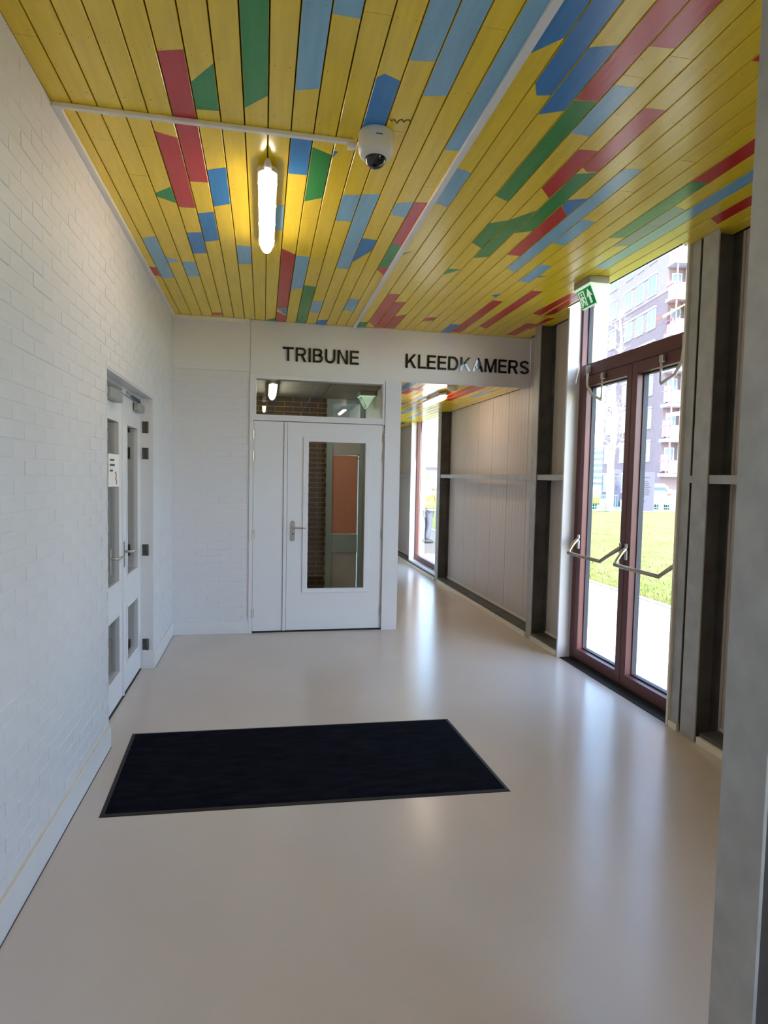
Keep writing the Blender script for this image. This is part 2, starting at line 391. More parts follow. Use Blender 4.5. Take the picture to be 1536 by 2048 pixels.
# ---------------------------------------------------------------- ceiling of the hall
mb = MB()
mb.box(-1.2, 2.585, -3.2, YB + .16, H + .018, H + .26)
mb.box(2.585, 2.86, -3.2, 3.56, H + .018, H + .26); mb.box(2.585, 2.86, 5.08, YB + .16, H + .018, H + .26)
ceiling = struct(mb.build('ceiling', 'wood_dark'))
rnd = random.Random(3)
for k in range(-9, 28):
    x0 = max(BX0 + k * BP + .0027, XL + .001); x1 = min(BX0 + (k + 1) * BP - .0027, 2.798)
    js = sorted(j for kk, j in JOINTS if kk == k)
    js = [j for i, j in enumerate(js) if i == 0 or j - js[i-1] > .1]
    cuts = [-3.0]
    near = js[0] if js else 2.07 + rnd.choice([-2, -1, 1, 5]) * .3345
    yy = near
    while yy > -2.2: yy -= rnd.choice([7, 8, 9, 10]) * .3345
    while yy < near - .5: 
        if yy > -2.6: cuts.append(yy)
        yy += rnd.choice([7, 8, 9]) * .3345
        if near - yy < 1.2: break
    cuts += js + [YB]
    cuts = sorted(set(cuts))
    spans = [(a + .0008, b - .0008) for a, b in zip(cuts[:-1], cuts[1:]) if b - a > .05]
    for a, b in spans:
        segs = [(a, b)]
        if k >= 26:
            segs = [(a, min(b, 3.56))] if a < 3.56 else []
            if b > 5.08: segs.append((max(a, 5.08), b))
        for s0, s1 in segs:
            if s1 - s0 > .02: plank(ceiling, k, x0, x1, s0, s1, H, PATCH, rnd)

# corridor ceiling, lower
HC = 2.60
ceil2 = struct(box('ceiling', 'wood_dark', (1.39, 2.86, YB + .16, 17.0, HC + .018, HC + .12)))
CPATCH = [('r', 22, [(0, 6.3), (1, 6.3), (1, 7.5), (0, 7.9)]), ('r', 23, [(0, 6.5), (1, 6.4), (1, 7.76), (0, 7.76)]), ('r', 21, [(0, 7.0), (1, 7.0), (1, 7.96), (0, 7.96)]),
          ('l', 25, [(0, 6.8), (1, 6.7), (1, 7.3), (0, 7.4)]), ('r', 16, [(0, 6.8), (1, 6.8), (1, 7.3), (0, 7.3)]), ('r', 17, [(0, 6.3), (1, 6.3), (1, 6.9), (0, 7.0)]),
          ('d', 18, [(0, 8.3), (1, 8.2), (1, 9.0), (0, 9.1)]), ('g', 17, [(0, 7.9), (1, 7.9), (1, 8.6), (0, 8.7)]), ('l', 21, [(0, 8.6), (1, 8.6), (1, 9.6), (0, 9.6)]),
          ('l', 24, [(0, 9.4), (1, 9.3), (1, 10.3), (0, 10.4)]), ('r', 20, [(0, 10.2), (1, 10.2), (1, 11.5), (0, 11.4)]), ('g', 25, [(0, 11.0), (1, 11.2), (1, 12.3), (0, 12.2)]),
          ('d', 15, [(0, 6.3), (1, 6.4), (1, 7.2), (0, 7.1)]), ('l', 19, [(0, 6.9), (1, 6.9), (1, 7.8), (0, 7.8)])]
for k in range(14, 28):
    x0 = max(BX0 + k * BP + .0027, 1.395); x1 = min(BX0 + (k + 1) * BP - .0027, 2.798)
    cuts = [YB + .16]; yy = YB + .16 + rnd.choice([3, 5, 7, 9]) * .3345
    while yy < 16: cuts.append(yy); yy += rnd.choice([8, 10, 12]) * .3345
    cuts.append(17.0)
    for a, b in zip(cuts[:-1], cuts[1:]): plank(ceil2, k, x0, x1, a + .0008, b - .0008, HC, CPATCH, rnd)

# ---------------------------------------------------------------- floor
struct(box('floor', 'floor_resin', (-3.2, 2.80, -3.2, 17.0, -.12, 0.0)))

# ---------------------------------------------------------------- brick walls
def brick_rects(u0, u1, z0, z1, holes, course=.0655, L=.22, joint=.010, rnd=rnd):
    out = []; n = int(math.ceil((z1 - z0) / course))
    for c in range(n):
        a = z0 + c * course; b = min(a + course - joint, z1)
        if b - a < .012: continue
        u = u0 - (L / 2 if c % 2 else 0) - rnd.uniform(0, .004)
        while u < u1:
            p, q = max(u, u0), min(u + L - joint, u1)
            parts = [(p, q)]
            for h0, h1, g0, g1 in holes:
                if b > g0 and a < g1:
                    nx = []
                    for s0, s1 in parts:
                        if s1 <= h0 or s0 >= h1: nx.append((s0, s1)); continue
                        if s0 < h0: nx.append((s0, h0))
                        if s1 > h1: nx.append((h1, s1))
                    parts = nx
            for s0, s1 in parts:
                if s1 - s0 > .02: out.append((s0, s1, a, b))
            u += L
    return out
_bm = {}
def bricks(parent, rects, place, m_, depth, bev, limit, rank, jit):
    """the nearest bricks one by one (shared meshes), the rest as one joined part"""
    rects = sorted(rects, key=rank)
    rest = MB()
    for i, (u0, u1, z0, z1) in enumerate(rects):
        L, Hh = round((u1 - u0) / .004) * .004, round((z1 - z0) / .004) * .004
        off = rnd.uniform(-jit, jit)
        if i < limit:
            key = (m_, L, Hh, depth, place)
            if key not in _bm:
                d = (depth, L, Hh) if place[0] == 'x' else (L, depth, Hh)
                if place[0] == 'z': d = (L, Hh, depth)
                me = brick_mesh('brick', *d, bev); me.materials.append(MATS[m_]); _bm[key] = me
            o = bpy.data.objects.new('brick', _bm[key]); COL.objects.link(o); o.parent = parent
            uc, zc = (u0 + u1) / 2, (z0 + z1) / 2
            o.location = (place[1] + off, uc, zc) if place[0] == 'x' else ((uc, place[1] + off, zc) if place[0] == 'y' else (uc, zc, place[1] + off))
            s = .006
            o.rotation_euler = (rnd.uniform(-s, s), rnd.uniform(-s, s), rnd.uniform(-s, s))
        else:
            p, h = place[1] + off, depth / 2
            if place[0] == 'x': x0, x1, y0, y1, a, b = p - h, p + h, u0, u1, z0, z1
            elif place[0] == 'y': x0, x1, y0, y1, a, b = u0, u1, p - h, p + h, z0, z1
            else: x0, x1, y0, y1, a, b = u0, u1, z0, z1, p - h, p + h
            c = bev
            bx = [(x0, y0, a), (x1, y0, a), (x1, y1, a), (x0, y1, a), (x0, y0, b), (x1, y0, b), (x1, y1, b), (x0, y1, b)]
            # outer face slightly smaller than the body, so its arrises read as rounded
            fs = [(0,3,2,1),(4,5,6,7),(0,1,5,4),(1,2,6,5),(2,3,7,6),(3,0,4,7)]
            if place[0] == 'x':
                sgn = place[2]; xf = (x1 if sgn > 0 else x0)
                for ii, v in enumerate(bx):
                    if v[0] == xf:
                        bx[ii] = (xf, v[1] + (c if v[1] == y0 else -c), v[2] + (c if v[2] == a else -c))
            rest.add(bx, fs)
    if rest.v: stuff(rest.build('far_bricks', m_, parent))

mb = MB()
DY0, DY1, DZ = 3.735, 5.215, 2.19
mb.box(-1.08, XL - .0002, -3.2, DY0, 0, H); mb.box(-1.08, XL - .0002, DY1, YB + .1, 0, H); mb.box(-1.08, XL - .0002, DY0, DY1, DZ, H)
wall_l = struct(mb.build('wall_left', 'brick_white'))
rects = [q for q in brick_rects(-3.0, YB - .002, .135, H - .002, [(DY0, DY1, -1, DZ)])]
def rank_l(q):
    yc, zc = (q[0] + q[1]) / 2, (q[2] + q[3]) / 2
    return (yc if yc > 2.2 else 50 - yc)
bricks(wall_l, rects, ('x', XL - .02, 1), 'brick_white', .043, .0022, 300, rank_l, .0011)

wall_b = struct(box('wall_back', 'brick_white', (XL - .2, -.134, YB + .0015, YB + .16, 0, 2.60)))
bricks(wall_b, brick_rects(XL + .001, -.136, .128, 2.598, []), ('y', YB + .02, -1), 'brick_white', .040, .003, 300, lambda q: q[2], .001)
up_w = struct(box('wall_upper', 'plaster_white', (XL - .2, 2.80, YB + .012, YB + .16, 2.60, H + .018)))
box('panel', 'plaster_white', (XL + .001, -.136, YB, YB + .02, 2.602, H - .001), up_w, .0015)
box('panel', 'plaster_white', (-.132, 2.80, YB - .001, YB + .02, 2.577, H - .001), up_w, .0015)
struct(box('wall_rear', 'plaster_white', (-1.2, 2.9, -3.2, -3.0, 0, H + .26)))
struct(box('wall_end', 'plaster_white', (1.3, 2.9, 16.8, 17.0, 0, 2.9)))
struct(box('wall_corridor', 'plaster_white', (1.345, 1.392, YB + .16, 16.9, 0, 2.9)))

# skirtings
bb = struct(MB().box(XL - .005, -.850, -3.0, DY0 - .005, 0, .134).build('baseboard_left', 'skirting_white', None, .003))
struct(MB().box(XL - .07, -.850, DY1 + .03, YB - .015, 0, .134).build('baseboard_left', 'skirting_white', None, .003))
struct(MB().box(XL + .0, -.8515, -3.0, DY0 - .006, .134, .1365).build('trim_9', 'cream_trim'))
struct(MB().box(-.8505, -.8470, -3.0, DY0 - .006, 0, .0035).build('trim_10', 'hinge_dark'))
struct(MB().box(-.8505, -.8470, DY1 + .031, YB - .02, 0, .0035).build('trim_10', 'hinge_dark'))
struct(MB().box(XL + .0, -.136, YB - .018, YB + .01, 0, .125).build('baseboard_back', 'skirting_white', None, .003))

# ---------------------------------------------------------------- right facade: panels, channel, skirting
wall_r = struct(MB().box(2.83, 2.88, -3.2, -1.38, 0, H + .3).box(2.83, 2.88, .72, 3.50, 0, H + .3).box(2.83, 2.88, 5.10, 9.20, 0, H + .3).box(2.83, 2.88, 10.95, 17, 0, 3.2).build('wall_right', 'panel_beige'))
def panels(y0, y1, zt):
    ys = [y0]; n0 = math.ceil((y0 + .05 - 6.31) / .507); yy = 6.31 + n0 * .507
    while yy < y1 - .06: ys.append(yy); yy += .507
    ys.append(y1)
    for a, b in zip(ys[:-1], ys[1:]):
        mb = MB().box(2.80, 2.835, a + .004, b - .004, .07, zt)
        n = max(1, int((b - a) / .085))
        for i in range(1, n):          # shallow profiling ribs
            yy = a + (b - a) * i / n
            mb.box(2.7988, 2.801, yy - .004, yy + .004, .09, zt - .01)
        mb.build('panel', 'panel_beige', wall_r, .002)
panels(1.25, 3.50, H); panels(5.10, YB, H); panels(YB + .0, 9.18, HC); panels(10.98, 16.8, HC)
panels(.72, 1.25, H); panels(-3.0, -1.38, H)
for a, b in ((-3.0, 3.26), (5.12, 5.675), (5.805, 9.04), (9.20, 16.8)):
    t = struct(MB().box(2.645, 2.80, a, b, .0, .070).build('trim_1', 'galvanised_dark_shaded', None, .002))
    struct(MB().box(2.622, 2.645, a + .002, b - .002, 0, .046).build('baseboard_right', 'cream_trim', None, .0015))
    struct(MB().box(2.785, 2.80, a, b, .070, .092).build('trim_2', 'cream_trim', None, .0015))
struct(MB().box(2.622, 2.645, 3.445, 3.525, 0, .046).build('baseboard_right', 'cream_trim', None, .0015))

# steel columns, each an H-section
def column(y0, y1, zt, label, xf=XR, xb=XP, foot=0.0):
    o = empty('steel_column', (xf, (y0 + y1) / 2, 0)); tag(o, label, 'column', 'steel columns along the glazed side')
    w = (y1 - y0) / 2
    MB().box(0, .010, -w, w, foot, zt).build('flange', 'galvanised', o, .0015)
    MB().box(.010, xb - xf - .010, -.004, .004, foot, zt).build('web', 'galvanised_dark_shaded', o)  # web and rear flange: recess shade put into a darker steel colour
    MB().box(xb - xf - .010, xb - xf - .001, -w, w, foot, zt).build('flange', 'galvanised_dark_shaded', o, .0015)
    return o
column(5.68, 5.80, H, 'grey steel column at the right end of the lettered wall')
column(9.05, 9.19, HC, 'far grey steel column beside the corridor window')
column(3.29, 3.425, H, 'grey steel column beside the open side of the red entrance doors')
column(1.10, 1.228, H, 'close grey steel column at the right edge of the picture', xf=1.06, xb=1.22)
pl = tag(MB().box(XR + .005, XR + .013, 3.452, 3.53, .046, H).build('steel_plate', 'galvanised', None, .0015), 'narrow grey steel plate beside the black slot next to the entrance', 'plate')
struct(box('trim_3', 'gap_black', (XR + .03, XR + .035, 3.425, 3.455, .05, H)))
def rail(y0, y1, label):
    return tag(MB().box(2.647, 2.655, y0, y1, 1.597, 1.650).box(2.655, 2.72, y0, y1, 1.645, 1.650).box(2.655, 2.72, y0, y1, 1.597, 1.602).build('steel_rail', 'galvanised', None, .001), label, 'rail', 'horizontal steel rails on the panel wall')
rail(5.80, 9.05, 'long horizontal steel rail across the corridor panels'); rail(5.10, 5.68, 'short steel rail between white reveal and steel column')
rail(1.3, 3.29, 'horizontal steel rail behind the closest column'); rail(9.19, 9.24, 'stub of steel rail at the corridor window'); rail(10.99, 16.7, 'steel rail on panels beyond the corridor window')
struct(MB().box(XR - .001, XR + .008, 3.42, 3.46, 1.60, 1.645).build('trim_4', 'galvanised', None, .001))
# ---------------------------------------------------------------- window reveals and openings on the right facade
struct(MB().box(2.620, 2.745, 5.078, 5.10, 0, H + .29).build('trim_5', 'gloss_white', None, .004))
struct(MB().box(2.622, 2.745, 3.533, 3.553, 0, H + .29).build('trim_6', 'cream_trim', None, .003))
struct(box('trim_7', 'gap_black', (2.5855, 2.60, 3.56, 5.08, H + .001, H + .26)))
struct(box('trim_8', 'gloss_white', (2.585, 2.88, 3.50, 5.10, H + .29, H + .34)))

# ---------------------------------------------------------------- door_3: red-framed glazed entrance doors
d3 = struct(empty('door_3', (2.77, 4.30, 0)))
def d3p(name, m_, b, bevel=.002, parent=None):
    x0, x1, y0, y1, z0, z1 = b
    par = parent or d3
    o = MB().box(x0 - 2.77, x1 - 2.77, y0 - 4.30, y1 - 4.30, z0, z1).build(name, m_, par, bevel)
    return o
FX0, FX1 = 2.738, 2.834
d3p('threshold', 'rubber_black', (2.74, 2.86, 3.52, 5.08, .0, .022))
d3p('frame_jamb', 'frame_red', (FX0, FX1 + .004, 5.018, 5.078, .02, 2.602)); d3p('frame_jamb', 'frame_red', (FX0, FX1 + .004, 5.050, 5.078, 2.602, 3.39)); d3p('frame_jamb', 'frame_red', (FX0, FX1 + .004, 3.50, 3.556, .02, 3.39))
d3p('transom', 'frame_red', (FX0 - .004, FX1 + .004, 3.556, 5.018, 2.502, 2.602)); d3p('frame_head', 'frame_red', (FX0, FX1 + .004, 3.556, 5.05, 3.33, 3.39))
d3p('upper_pane', 'glass_clear', (2.826, 2.832, 3.557, 5.049, 2.602, 3.33), 0)
d3p('gasket', 'gasket_black', (2.789, 2.826, 5.038, 5.050, 2.602, 3.33), 0)
for k, (ya, yb) in enumerate(((4.283, 5.015), (3.560, 4.277))):
    lf = empty('door_leaf', (0, 0, 0), d3)
    def q(name, m_, b, bevel=.002):
        x0, x1, y0, y1, z0, z1 = b
        return MB().box(x0 - 2.77, x1 - 2.77, y0 - 4.30, y1 - 4.30, z0, z1).build(name, m_, lf, bevel)
    st = .066
    q('stile', 'frame_red', (FX0, FX1, ya, ya + st, .026, 2.495)); q('stile', 'frame_red', (FX0, FX1, yb - st, yb, .026, 2.495))
    q('rail', 'frame_red', (FX0, FX1, ya + st, yb - st, .026, .112)); q('rail', 'frame_red', (FX0, FX1, ya + st, yb - st, 2.412, 2.495))
    g = .011
    for b in ((2.789, 2.828, ya + st, ya + st + g, .112, 2.412), (2.789, 2.828, yb - st - g, yb - st, .112, 2.412), (2.789, 2.828, ya + st + g, yb - st - g, .112, .123), (2.789, 2.828, ya + st + g, yb - st - g, 2.401, 2.412)):
        q('gasket', 'gasket_black', b, 0)
    q('pane', 'glass_clear', (2.826, 2.832, ya + st + g, yb - st - g, .123, 2.401), 0)
# push bars
def push_bar(yl, yr, bl, br):
    o = empty('push_bar', (0, 0, 0), d3)
    o['label'] = 'bent bronze-grey push bar'
    def tr(q): return (q[0] - 2.77, q[1] - 4.30, q[2])
    MB().tube([tr((2.625, yl, .968)), tr((2.62, (yl+yr)/2, .966)), tr((2.625, yr, .964))], .0145, 12).build('bar', 'steel_bronze', o, 0, True)
    for yb_, ye, nm in ((bl, yl, 'chrome'), (br, yr, 'steel_bronze')):
        pts = []
        for i in range(9):
            t = i / 8.
            pts.append(tr((2.732 - .107 * t, yb_ + (ye - yb_) * (t ** 1.3), 1.085 - .118 * (t ** 1.5 if nm == 'chrome' else t ** 1.2))))
        MB().tube(pts, [.017 - .003 * i / 8 for i in range(9)], 10).build('arm', nm, o, 0, True)
        MB().box(*[a for a in (2.722 - 2.77, FX0 - 2.77)], yb_ - .014 - 4.30, yb_ + .014 - 4.30, 1.00, 1.125).build('bracket', 'steel_brushed', o, .004)
push_bar(4.955, 4.43, 4.975, 4.322); push_bar(4.227, 3.69, 4.246, 3.600)
# stays above the leaves
def stay(yb_, ym, yr, z0, zlow):
    o = empty('door_stay', (0, 0, 0), d3); o['label'] = 'curved chrome door stay'
    tr = lambda q: (q[0] - 2.77, q[1] - 4.30, q[2])
    MB().box(2.705 - 2.77, 2.735 - 2.77, yb_ - .02 - 4.30, yb_ + .02 - 4.30, z0 - .03, z0 + .03).build('bracket', 'steel_brushed', o, .004)
    MB().tube([tr((2.712, yb_, z0 - .02)), tr((2.71, yb_ + (ym-yb_)*.05, z0 - .14)), tr((2.71, yb_ + (ym-yb_)*.35, z0 - .22)), tr((2.71, ym, zlow))], .012, 10).build('arm', 'stay_silver', o, 0, True)
    MB().box(2.705 - 2.77, 2.735 - 2.77, yr - .02 - 4.30, yr + .02 - 4.30, 2.435, 2.485).build('bracket', 'steel_brushed', o, .004)
    MB().tube([tr((2.712, yr, 2.45)), tr((2.711, yr, zlow + .01))], .0085, 8).build('rod', 'stay_silver', o, 0, True)
stay(4.90, 4.655, 4.66, 2.548, 2.262); stay(3.66, 3.885, 3.895, 2.548, 2.285)
tag(MB().box(2.642, 2.738, 3.556, 5.076, 0, .006).build('doormat_strip', 'rubber_black', None, .001), 'narrow black rubber strip along the red entrance doors', 'strip')

# ---------------------------------------------------------------- window_1: corridor window
w1 = struct(empty('window_1', (2.76, 10.1, 0)))
def w1p(name, m_, b, bevel=.002): 
    x0, x1, y0, y1, z0, z1 = b
    return MB().box(x0 - 2.76, x1 - 2.76, y0 - 10.1, y1 - 10.1, z0, z1).build(name, m_, w1, bevel)
w1p('reveal', 'gloss_white', (2.64, 2.76, 10.95, 10.98, .07, HC + .3)); w1p('reveal', 'gloss_white', (2.64, 2.76, 9.20, 9.23, .07, HC + .3))
w1p('window_sill', 'gloss_white', (2.64, 2.76, 9.23, 10.95, .07, .10))
w1p('frame_jamb', 'frame_red', (2.74, 2.80, 10.90, 10.95, .10, HC + .3)); w1p('frame_jamb', 'frame_red', (2.74, 2.82, 9.23, 9.32, .10, HC + .3))
w1p('frame_rail', 'frame_red', (2.74, 2.80, 9.32, 10.90, .10, .19)); w1p('frame_rail', 'frame_red', (2.74, 2.80, 9.32, 10.90, HC + .2, HC + .3))
w1p('pane', 'glass_clear', (2.785, 2.791, 9.32, 10.90, .19, HC + .2), 0)
# unseen window bay added behind the viewpoint to let more daylight in
w2 = struct(empty('added_daylight_window', (2.80, -.85, 0)))
def w2p(name, m_, b, bevel=.002):
    x0, x1, y0, y1, z0, z1 = b
    return MB().box(x0 - 2.80, x1 - 2.80, y0 + .85, y1 + .85, z0, z1).build(name, m_, w2, bevel)
for yy in (-1.38, -.36, .66): w2p('sun_block_post', 'frame_red', (2.64, 2.86, yy, yy + .06, .0, H))  # posts deepened inward to stop direct sun entering
for a in (-1.32, -.30):
    w2p('frame_rail', 'frame_red', (2.76, 2.86, a, a + .96, .0, .85)); w2p('frame_rail', 'frame_red', (2.76, 2.86, a, a + .96, H - .08, H))  # lower rail made tall to trim the daylight let in
    w2p('pane', 'glass_clear', (2.80, 2.806, a, a + .96, .85, H - .08), 0)

# ---------------------------------------------------------------- door_1: white double door under TRIBUNE
d1 = struct(empty('door_1', (.55, YB, 0)))
def P1(name, m_, x0, x1, y0, y1, z0, z1, bevel=.0015, parent=None, smooth=False):
    return MB().box(x0 - .55, x1 - .55, y0, y1, z0, z1).build(name, m_, parent or d1, bevel)
P1('post', 'gloss_white', 1.224, 1.388, -.022, .16, 0, 2.578, .003)
P1('frame_jamb', 'gloss_white', -.134, -.098, -.012, .10, 0, 2.576); P1('frame_jamb', 'gloss_white', 1.198, 1.223, -.012, .10, 2.126, 2.576)
P1('frame_head', 'gloss_white', -.098, 1.198, -.012, .10, 2.540, 2.576); P1('transom', 'gloss_white', -.098, 1.198, -.012, .10, 2.132, 2.190)
P1('frame_jamb', 'gloss_white', -.098, -.072, .0, .10, 2.19, 2.54)
P1('transom_pane', 'glass_inner', -.072, 1.198, .045, .051, 2.19, 2.54, 0)
P1('threshold', 'rubber_black', -.10, 1.224, .0, .10, 0, .012)
nl = empty('narrow_leaf', (0, 0, 0), d1); ml = empty('door_leaf', (0, 0, 0), d1)
P1('panel', 'gloss_white', -.095, .200, .006, .046, .016, 2.126, .002, nl)
P1('meeting_strip', 'gloss_white', .204, .236, -.004, .046, .016, 2.126, .002, nl)
gx0, gx1, gz0, gz1 = .45, 1.03, .445, 1.936
mb = MB()      # leaf face with its opening, as one frame
def frame_quad(mb, X0, X1, Z0, Z1, x0, x1, z0, z1, ya, yb):
    o_ = [(X0, Z0), (X1, Z0), (X1, Z1), (X0, Z1)]; i_ = [(x0, z0), (x1, z0), (x1, z1), (x0, z1)]
    vs = [(a - .55, ya, b) for a, b in o_ + i_] + [(a - .55, yb, b) for a, b in o_ + i_]
    fs = []
    for k in range(4):
        j = (k + 1) % 4
        fs += [(k, j, 4 + j, 4 + k), (8 + k, 12 + k, 12 + j, 8 + j), (k, 8 + k, 8 + j, j), (4 + k, 4 + j, 12 + j, 12 + k)]
    mb.add(vs, fs)
frame_quad(mb, .240, 1.220, .016, 2.126, gx0 - .03, gx1 + .03, gz0 - .03, gz1 + .03, .006, .046)
mb.build('panel', 'gloss_white', ml, .002)
mb = MB(); frame_quad(mb, gx0 - .052, gx1 + .052, gz0 - .045, gz1 + .045, gx0, gx1, gz0, gz1, -.006, .022); mb.build('glazing_bead', 'gloss_white', ml, .003)
P1('pane', 'glass_inner', gx0 - .02, gx1 + .02, .024, .030, gz0 - .02, gz1 + .02, 0, ml)
hd = empty('handle', (0, 0, 0), ml)
mb = MB(); pts = []
for i in range(24):
    a = 2 * math.pi * i / 24; pts.append((.300 - .55 + .023 * math.cos(a), -.002, (1.112 if math.sin(a) >= 0 else .953) + .023 * math.sin(a)))
mb.prism(pts, (0, .009, 0)); mb.build('plate', 'steel_brushed', hd, .001)
MB().cyl((.300 - .55, .004, 1.068), (.300 - .55, -.045, 1.068), .009).build('spindle', 'steel_brushed', hd, 0, True)
MB().tube([(.296 - .55, -.045, 1.068), (.34 - .55, -.047, 1.068), (.40 - .55, -.046, 1.067), (.428 - .55, -.044, 1.066)], .0085).build('lever', 'steel_brushed', hd, 0, True)
MB().cyl((.302 - .55, .0, 1.005), (.302 - .55, -.004, 1.005), .009).build('keyhole', 'hinge_dark', hd)
def hinge(parent, x, z, mat_='steel_brushed'):
    h = MB()
    for s in (-1, 0, 1): h.cyl((x - .55, -.008, z + s*.030 - .0135), (x - .55, -.008, z + s*.030 + .0135), .0085, n=12)
    h.box(x - .55 - .017, x - .55 + .017, -.004, .004, z - .043, z + .043)
    h.build('hinge', mat_, parent)
for z in (2.00, 1.80, 1.00, .20): hinge(ml, 1.224, z)
for z in (1.99, 1.78, 1.00, .20): hinge(nl, -.098, z)

# ---------------------------------------------------------------- door_2: white glazed double door in the left wall
d2 = struct(empty('door_2', (-.96, 4.5, 0)))
def P2(name, m_, x0, x1, y0, y1, z0, z1, bevel=.0015, parent=None):
    return MB().box(x0 + .96, x1 + .96, y0 - 4.5, y1 - 4.5, z0, z1).build(name, m_, parent or d2, bevel)
P2('frame_jamb', 'gloss_white', -1.04, -.948, DY0 - .0, DY0 + .03, 0, DZ); P2('frame_jamb', 'gloss_white', -1.04, -.962, DY1 - .012, DY1 + .0, 0, DZ)
P2('frame_head', 'gloss_white', -1.04, -.945, DY0 + .03, DY1 - .012, 2.138, DZ - .001)
P2('reveal', 'gloss_white', -.945, XL - .002, DY0, DY1, DZ - .012, DZ - .001)
P2('threshold', 'rubber_black', -1.02, -.955, DY0 + .03, DY1 - .012, 0, .010)
def leaf2(y0, y1, gy0, gy1):
    lf = empty('door_leaf', (0, 0, 0), d2)
    def fq(name, Y0, Y1, Z0, Z1, holes, xa, xb, m_, bev):
        # leaf built of stiles and rails around its panes
        mb = MB(); ys = [Y0, holes[0][0], holes[0][1], Y1]
        mb.box(xa + .96, xb + .96, Y0 - 4.5, ys[1] - 4.5, Z0, Z1); mb.box(xa + .96, xb + .96, ys[2] - 4.5, Y1 - 4.5, Z0, Z1)
        zs = [Z0] + [z for h in holes for z in h[2:]] + [Z1]
        for a, b in zip(zs[0::2], zs[1::2]): mb.box(xa + .96, xb + .96, ys[1] - 4.5, ys[2] - 4.5, a, b)
        return mb.build(name, m_, lf, bev)
    hs = [(gy0 - .01, gy1 + .01, .21, .63), (gy0 - .01, gy1 + .01, .84, 1.945)]
    fq('panel', y0, y1, .014, 2.132, hs, -1.0, -.962, 'gloss_white', 0)
    for a, b, c, d in hs:
        mb = MB(); t = .016
        for bb_ in ((a, b, c, c + t), (a, b, d - t, d)): mb.box(-1.003 + .96, -.954 + .96, bb_[0] - 4.5, bb_[1] - 4.5, bb_[2], bb_[3])
        for bb_ in ((a, a + t), (b - t, b)): mb.box(-1.003 + .96, -.954 + .96, bb_[0] - 4.5, bb_[1] - 4.5, c + t, d - t)
        mb.build('glazing_bead', 'gloss_white', lf, .002)
        MB().box(-.986 + .96, -.981 + .96, a + .01 - 4.5, b - .01 - 4.5, c + .01, d - .01).build('pane', 'glass_inner', lf)
    return lf
lr = leaf2(4.572, DY1 - .014, 4.700, 5.075); ll = leaf2(DY0 + .032, 4.552, 3.86, 4.44)
P2('meeting_strip', 'gloss_white', -.964, -.950, 4.548, 4.576, .014, 2.132, .002, lr)
P2('lock_plate', 'hinge_dark', -.953, -.9485, 4.554, 4.57, .93, 1.11, 0, lr)
for lf, yh, d in ((lr, 4.60, 1), (ll, 4.20, 1)):
    hh = empty('handle', (0, 0, 0), lf)
    MB().cyl((0, yh - 4.5, 1.035), (.055, yh - 4.5, 1.035), .009).build('spindle', 'steel_brushed', hh, 0, True)
    MB().tube([(.055, yh - 4.5 - .004, 1.035), (.057, yh - 4.5 + .06, 1.035), (.054, yh - 4.5 + .125, 1.032)], .009).build('lever', 'steel_brushed', hh, 0, True)
    MB().box(-.001, .006, yh - 4.5 - .02, yh - 4.5 + .02, .93, 1.10).build('plate', 'steel_brushed', hh, .002)
for z in (1.953, 1.745, .972, .203):
    h = MB(); h.box(.012, .062, DY1 - 4.5 - .006, DY1 - 4.5 + .002, z - .046, z + .046)
    h.build('hinge', 'hinge_dark', d2, .002)
    MB().cyl((.052, DY1 - 4.5 - .012, z - .045), (.052, DY1 - 4.5 - .012, z + .045), .010).build('hinge_pin', 'hinge_dark', d2, 0, True)
P2('jamb_lining', 'brick_white', -.962, XL - .008, DY1 - .004, DY1 + .001, .0, DZ, 0)
P2('jamb_base', 'skirting_white', -.945, -.852, DY1 - .006, DY1 + .028, 0, .155, .003)
cl = empty('door_closer', (0, 0, 0), d2)
MB().box(.004, .045, 4.93 - 4.5, 5.15 - 4.5, 2.055, 2.115).build('closer_body', 'closer_grey', cl, .006)
MB().box(.006, .026, 4.62 - 4.5, 5.10 - 4.5, 2.142, 2.160).build('slide_rail', 'closer_grey', cl, .003)
MB().tube([(.03, 5.05 - 4.5, 2.118), (.04, 4.95 - 4.5, 2.13), (.02, 4.75 - 4.5, 2.145)], .007).build('arm', 'hinge_dark', cl, 0, True)
cl = empty('door_closer', (0, 0, 0), d2)
MB().box(.004, .045, 4.05 - 4.5, 4.38 - 4.5, 2.05, 2.118).build('closer_body', 'closer_grey', cl, .006)
MB().box(.006, .026, 4.00 - 4.5, 4.46 - 4.5, 2.142, 2.160).build('slide_rail', 'closer_grey', cl, .003)
# notice on the left leaf
nt_ = empty('paper_notice', (-.952, 4.25, 1.605)); tag(nt_, 'white paper notice with dark print taped to the left glazed door', 'notice')
mb = MB(); N = 8
for i in range(N):
    a, b = -.12 + .236 * i / N, -.12 + .236 * (i + 1) / N
    ca, cb = .012 * (i / N) ** 3, .012 * ((i + 1) / N) ** 3
    mb.add([(ca, a, -.105), (cb, b, -.105), (cb, b, .105), (ca, a, .105), (ca + .001, a, -.105), (cb + .001, b, -.105), (cb + .001, b, .105), (ca + .001, a, .105)],
           [(0,1,2,3),(4,7,6,5),(0,4,5,1),(3,2,6,7),(0,3,7,4),(1,5,6,2)])
mb.build('sheet', 'paper_white', nt_)
for z, w in ((.066, .05), (.034, .075), (-.002, .035)):
    mb = MB(); x = -.09
    while x < -.09 + w * 2.2: mb.box(.0042, .0048, x, x + .009, z - .006, z + .006); x += .013
    stuff(mb.build('printed_line', 'ink_dark', nt_))
MB().tube([(.007, .045, -.01), (.007, .06, -.03), (.0075, .05, -.055), (.008, .07, -.075), (.008, .062, -.09)], .004, 6).build('printed_drawing', 'ink_red', nt_)

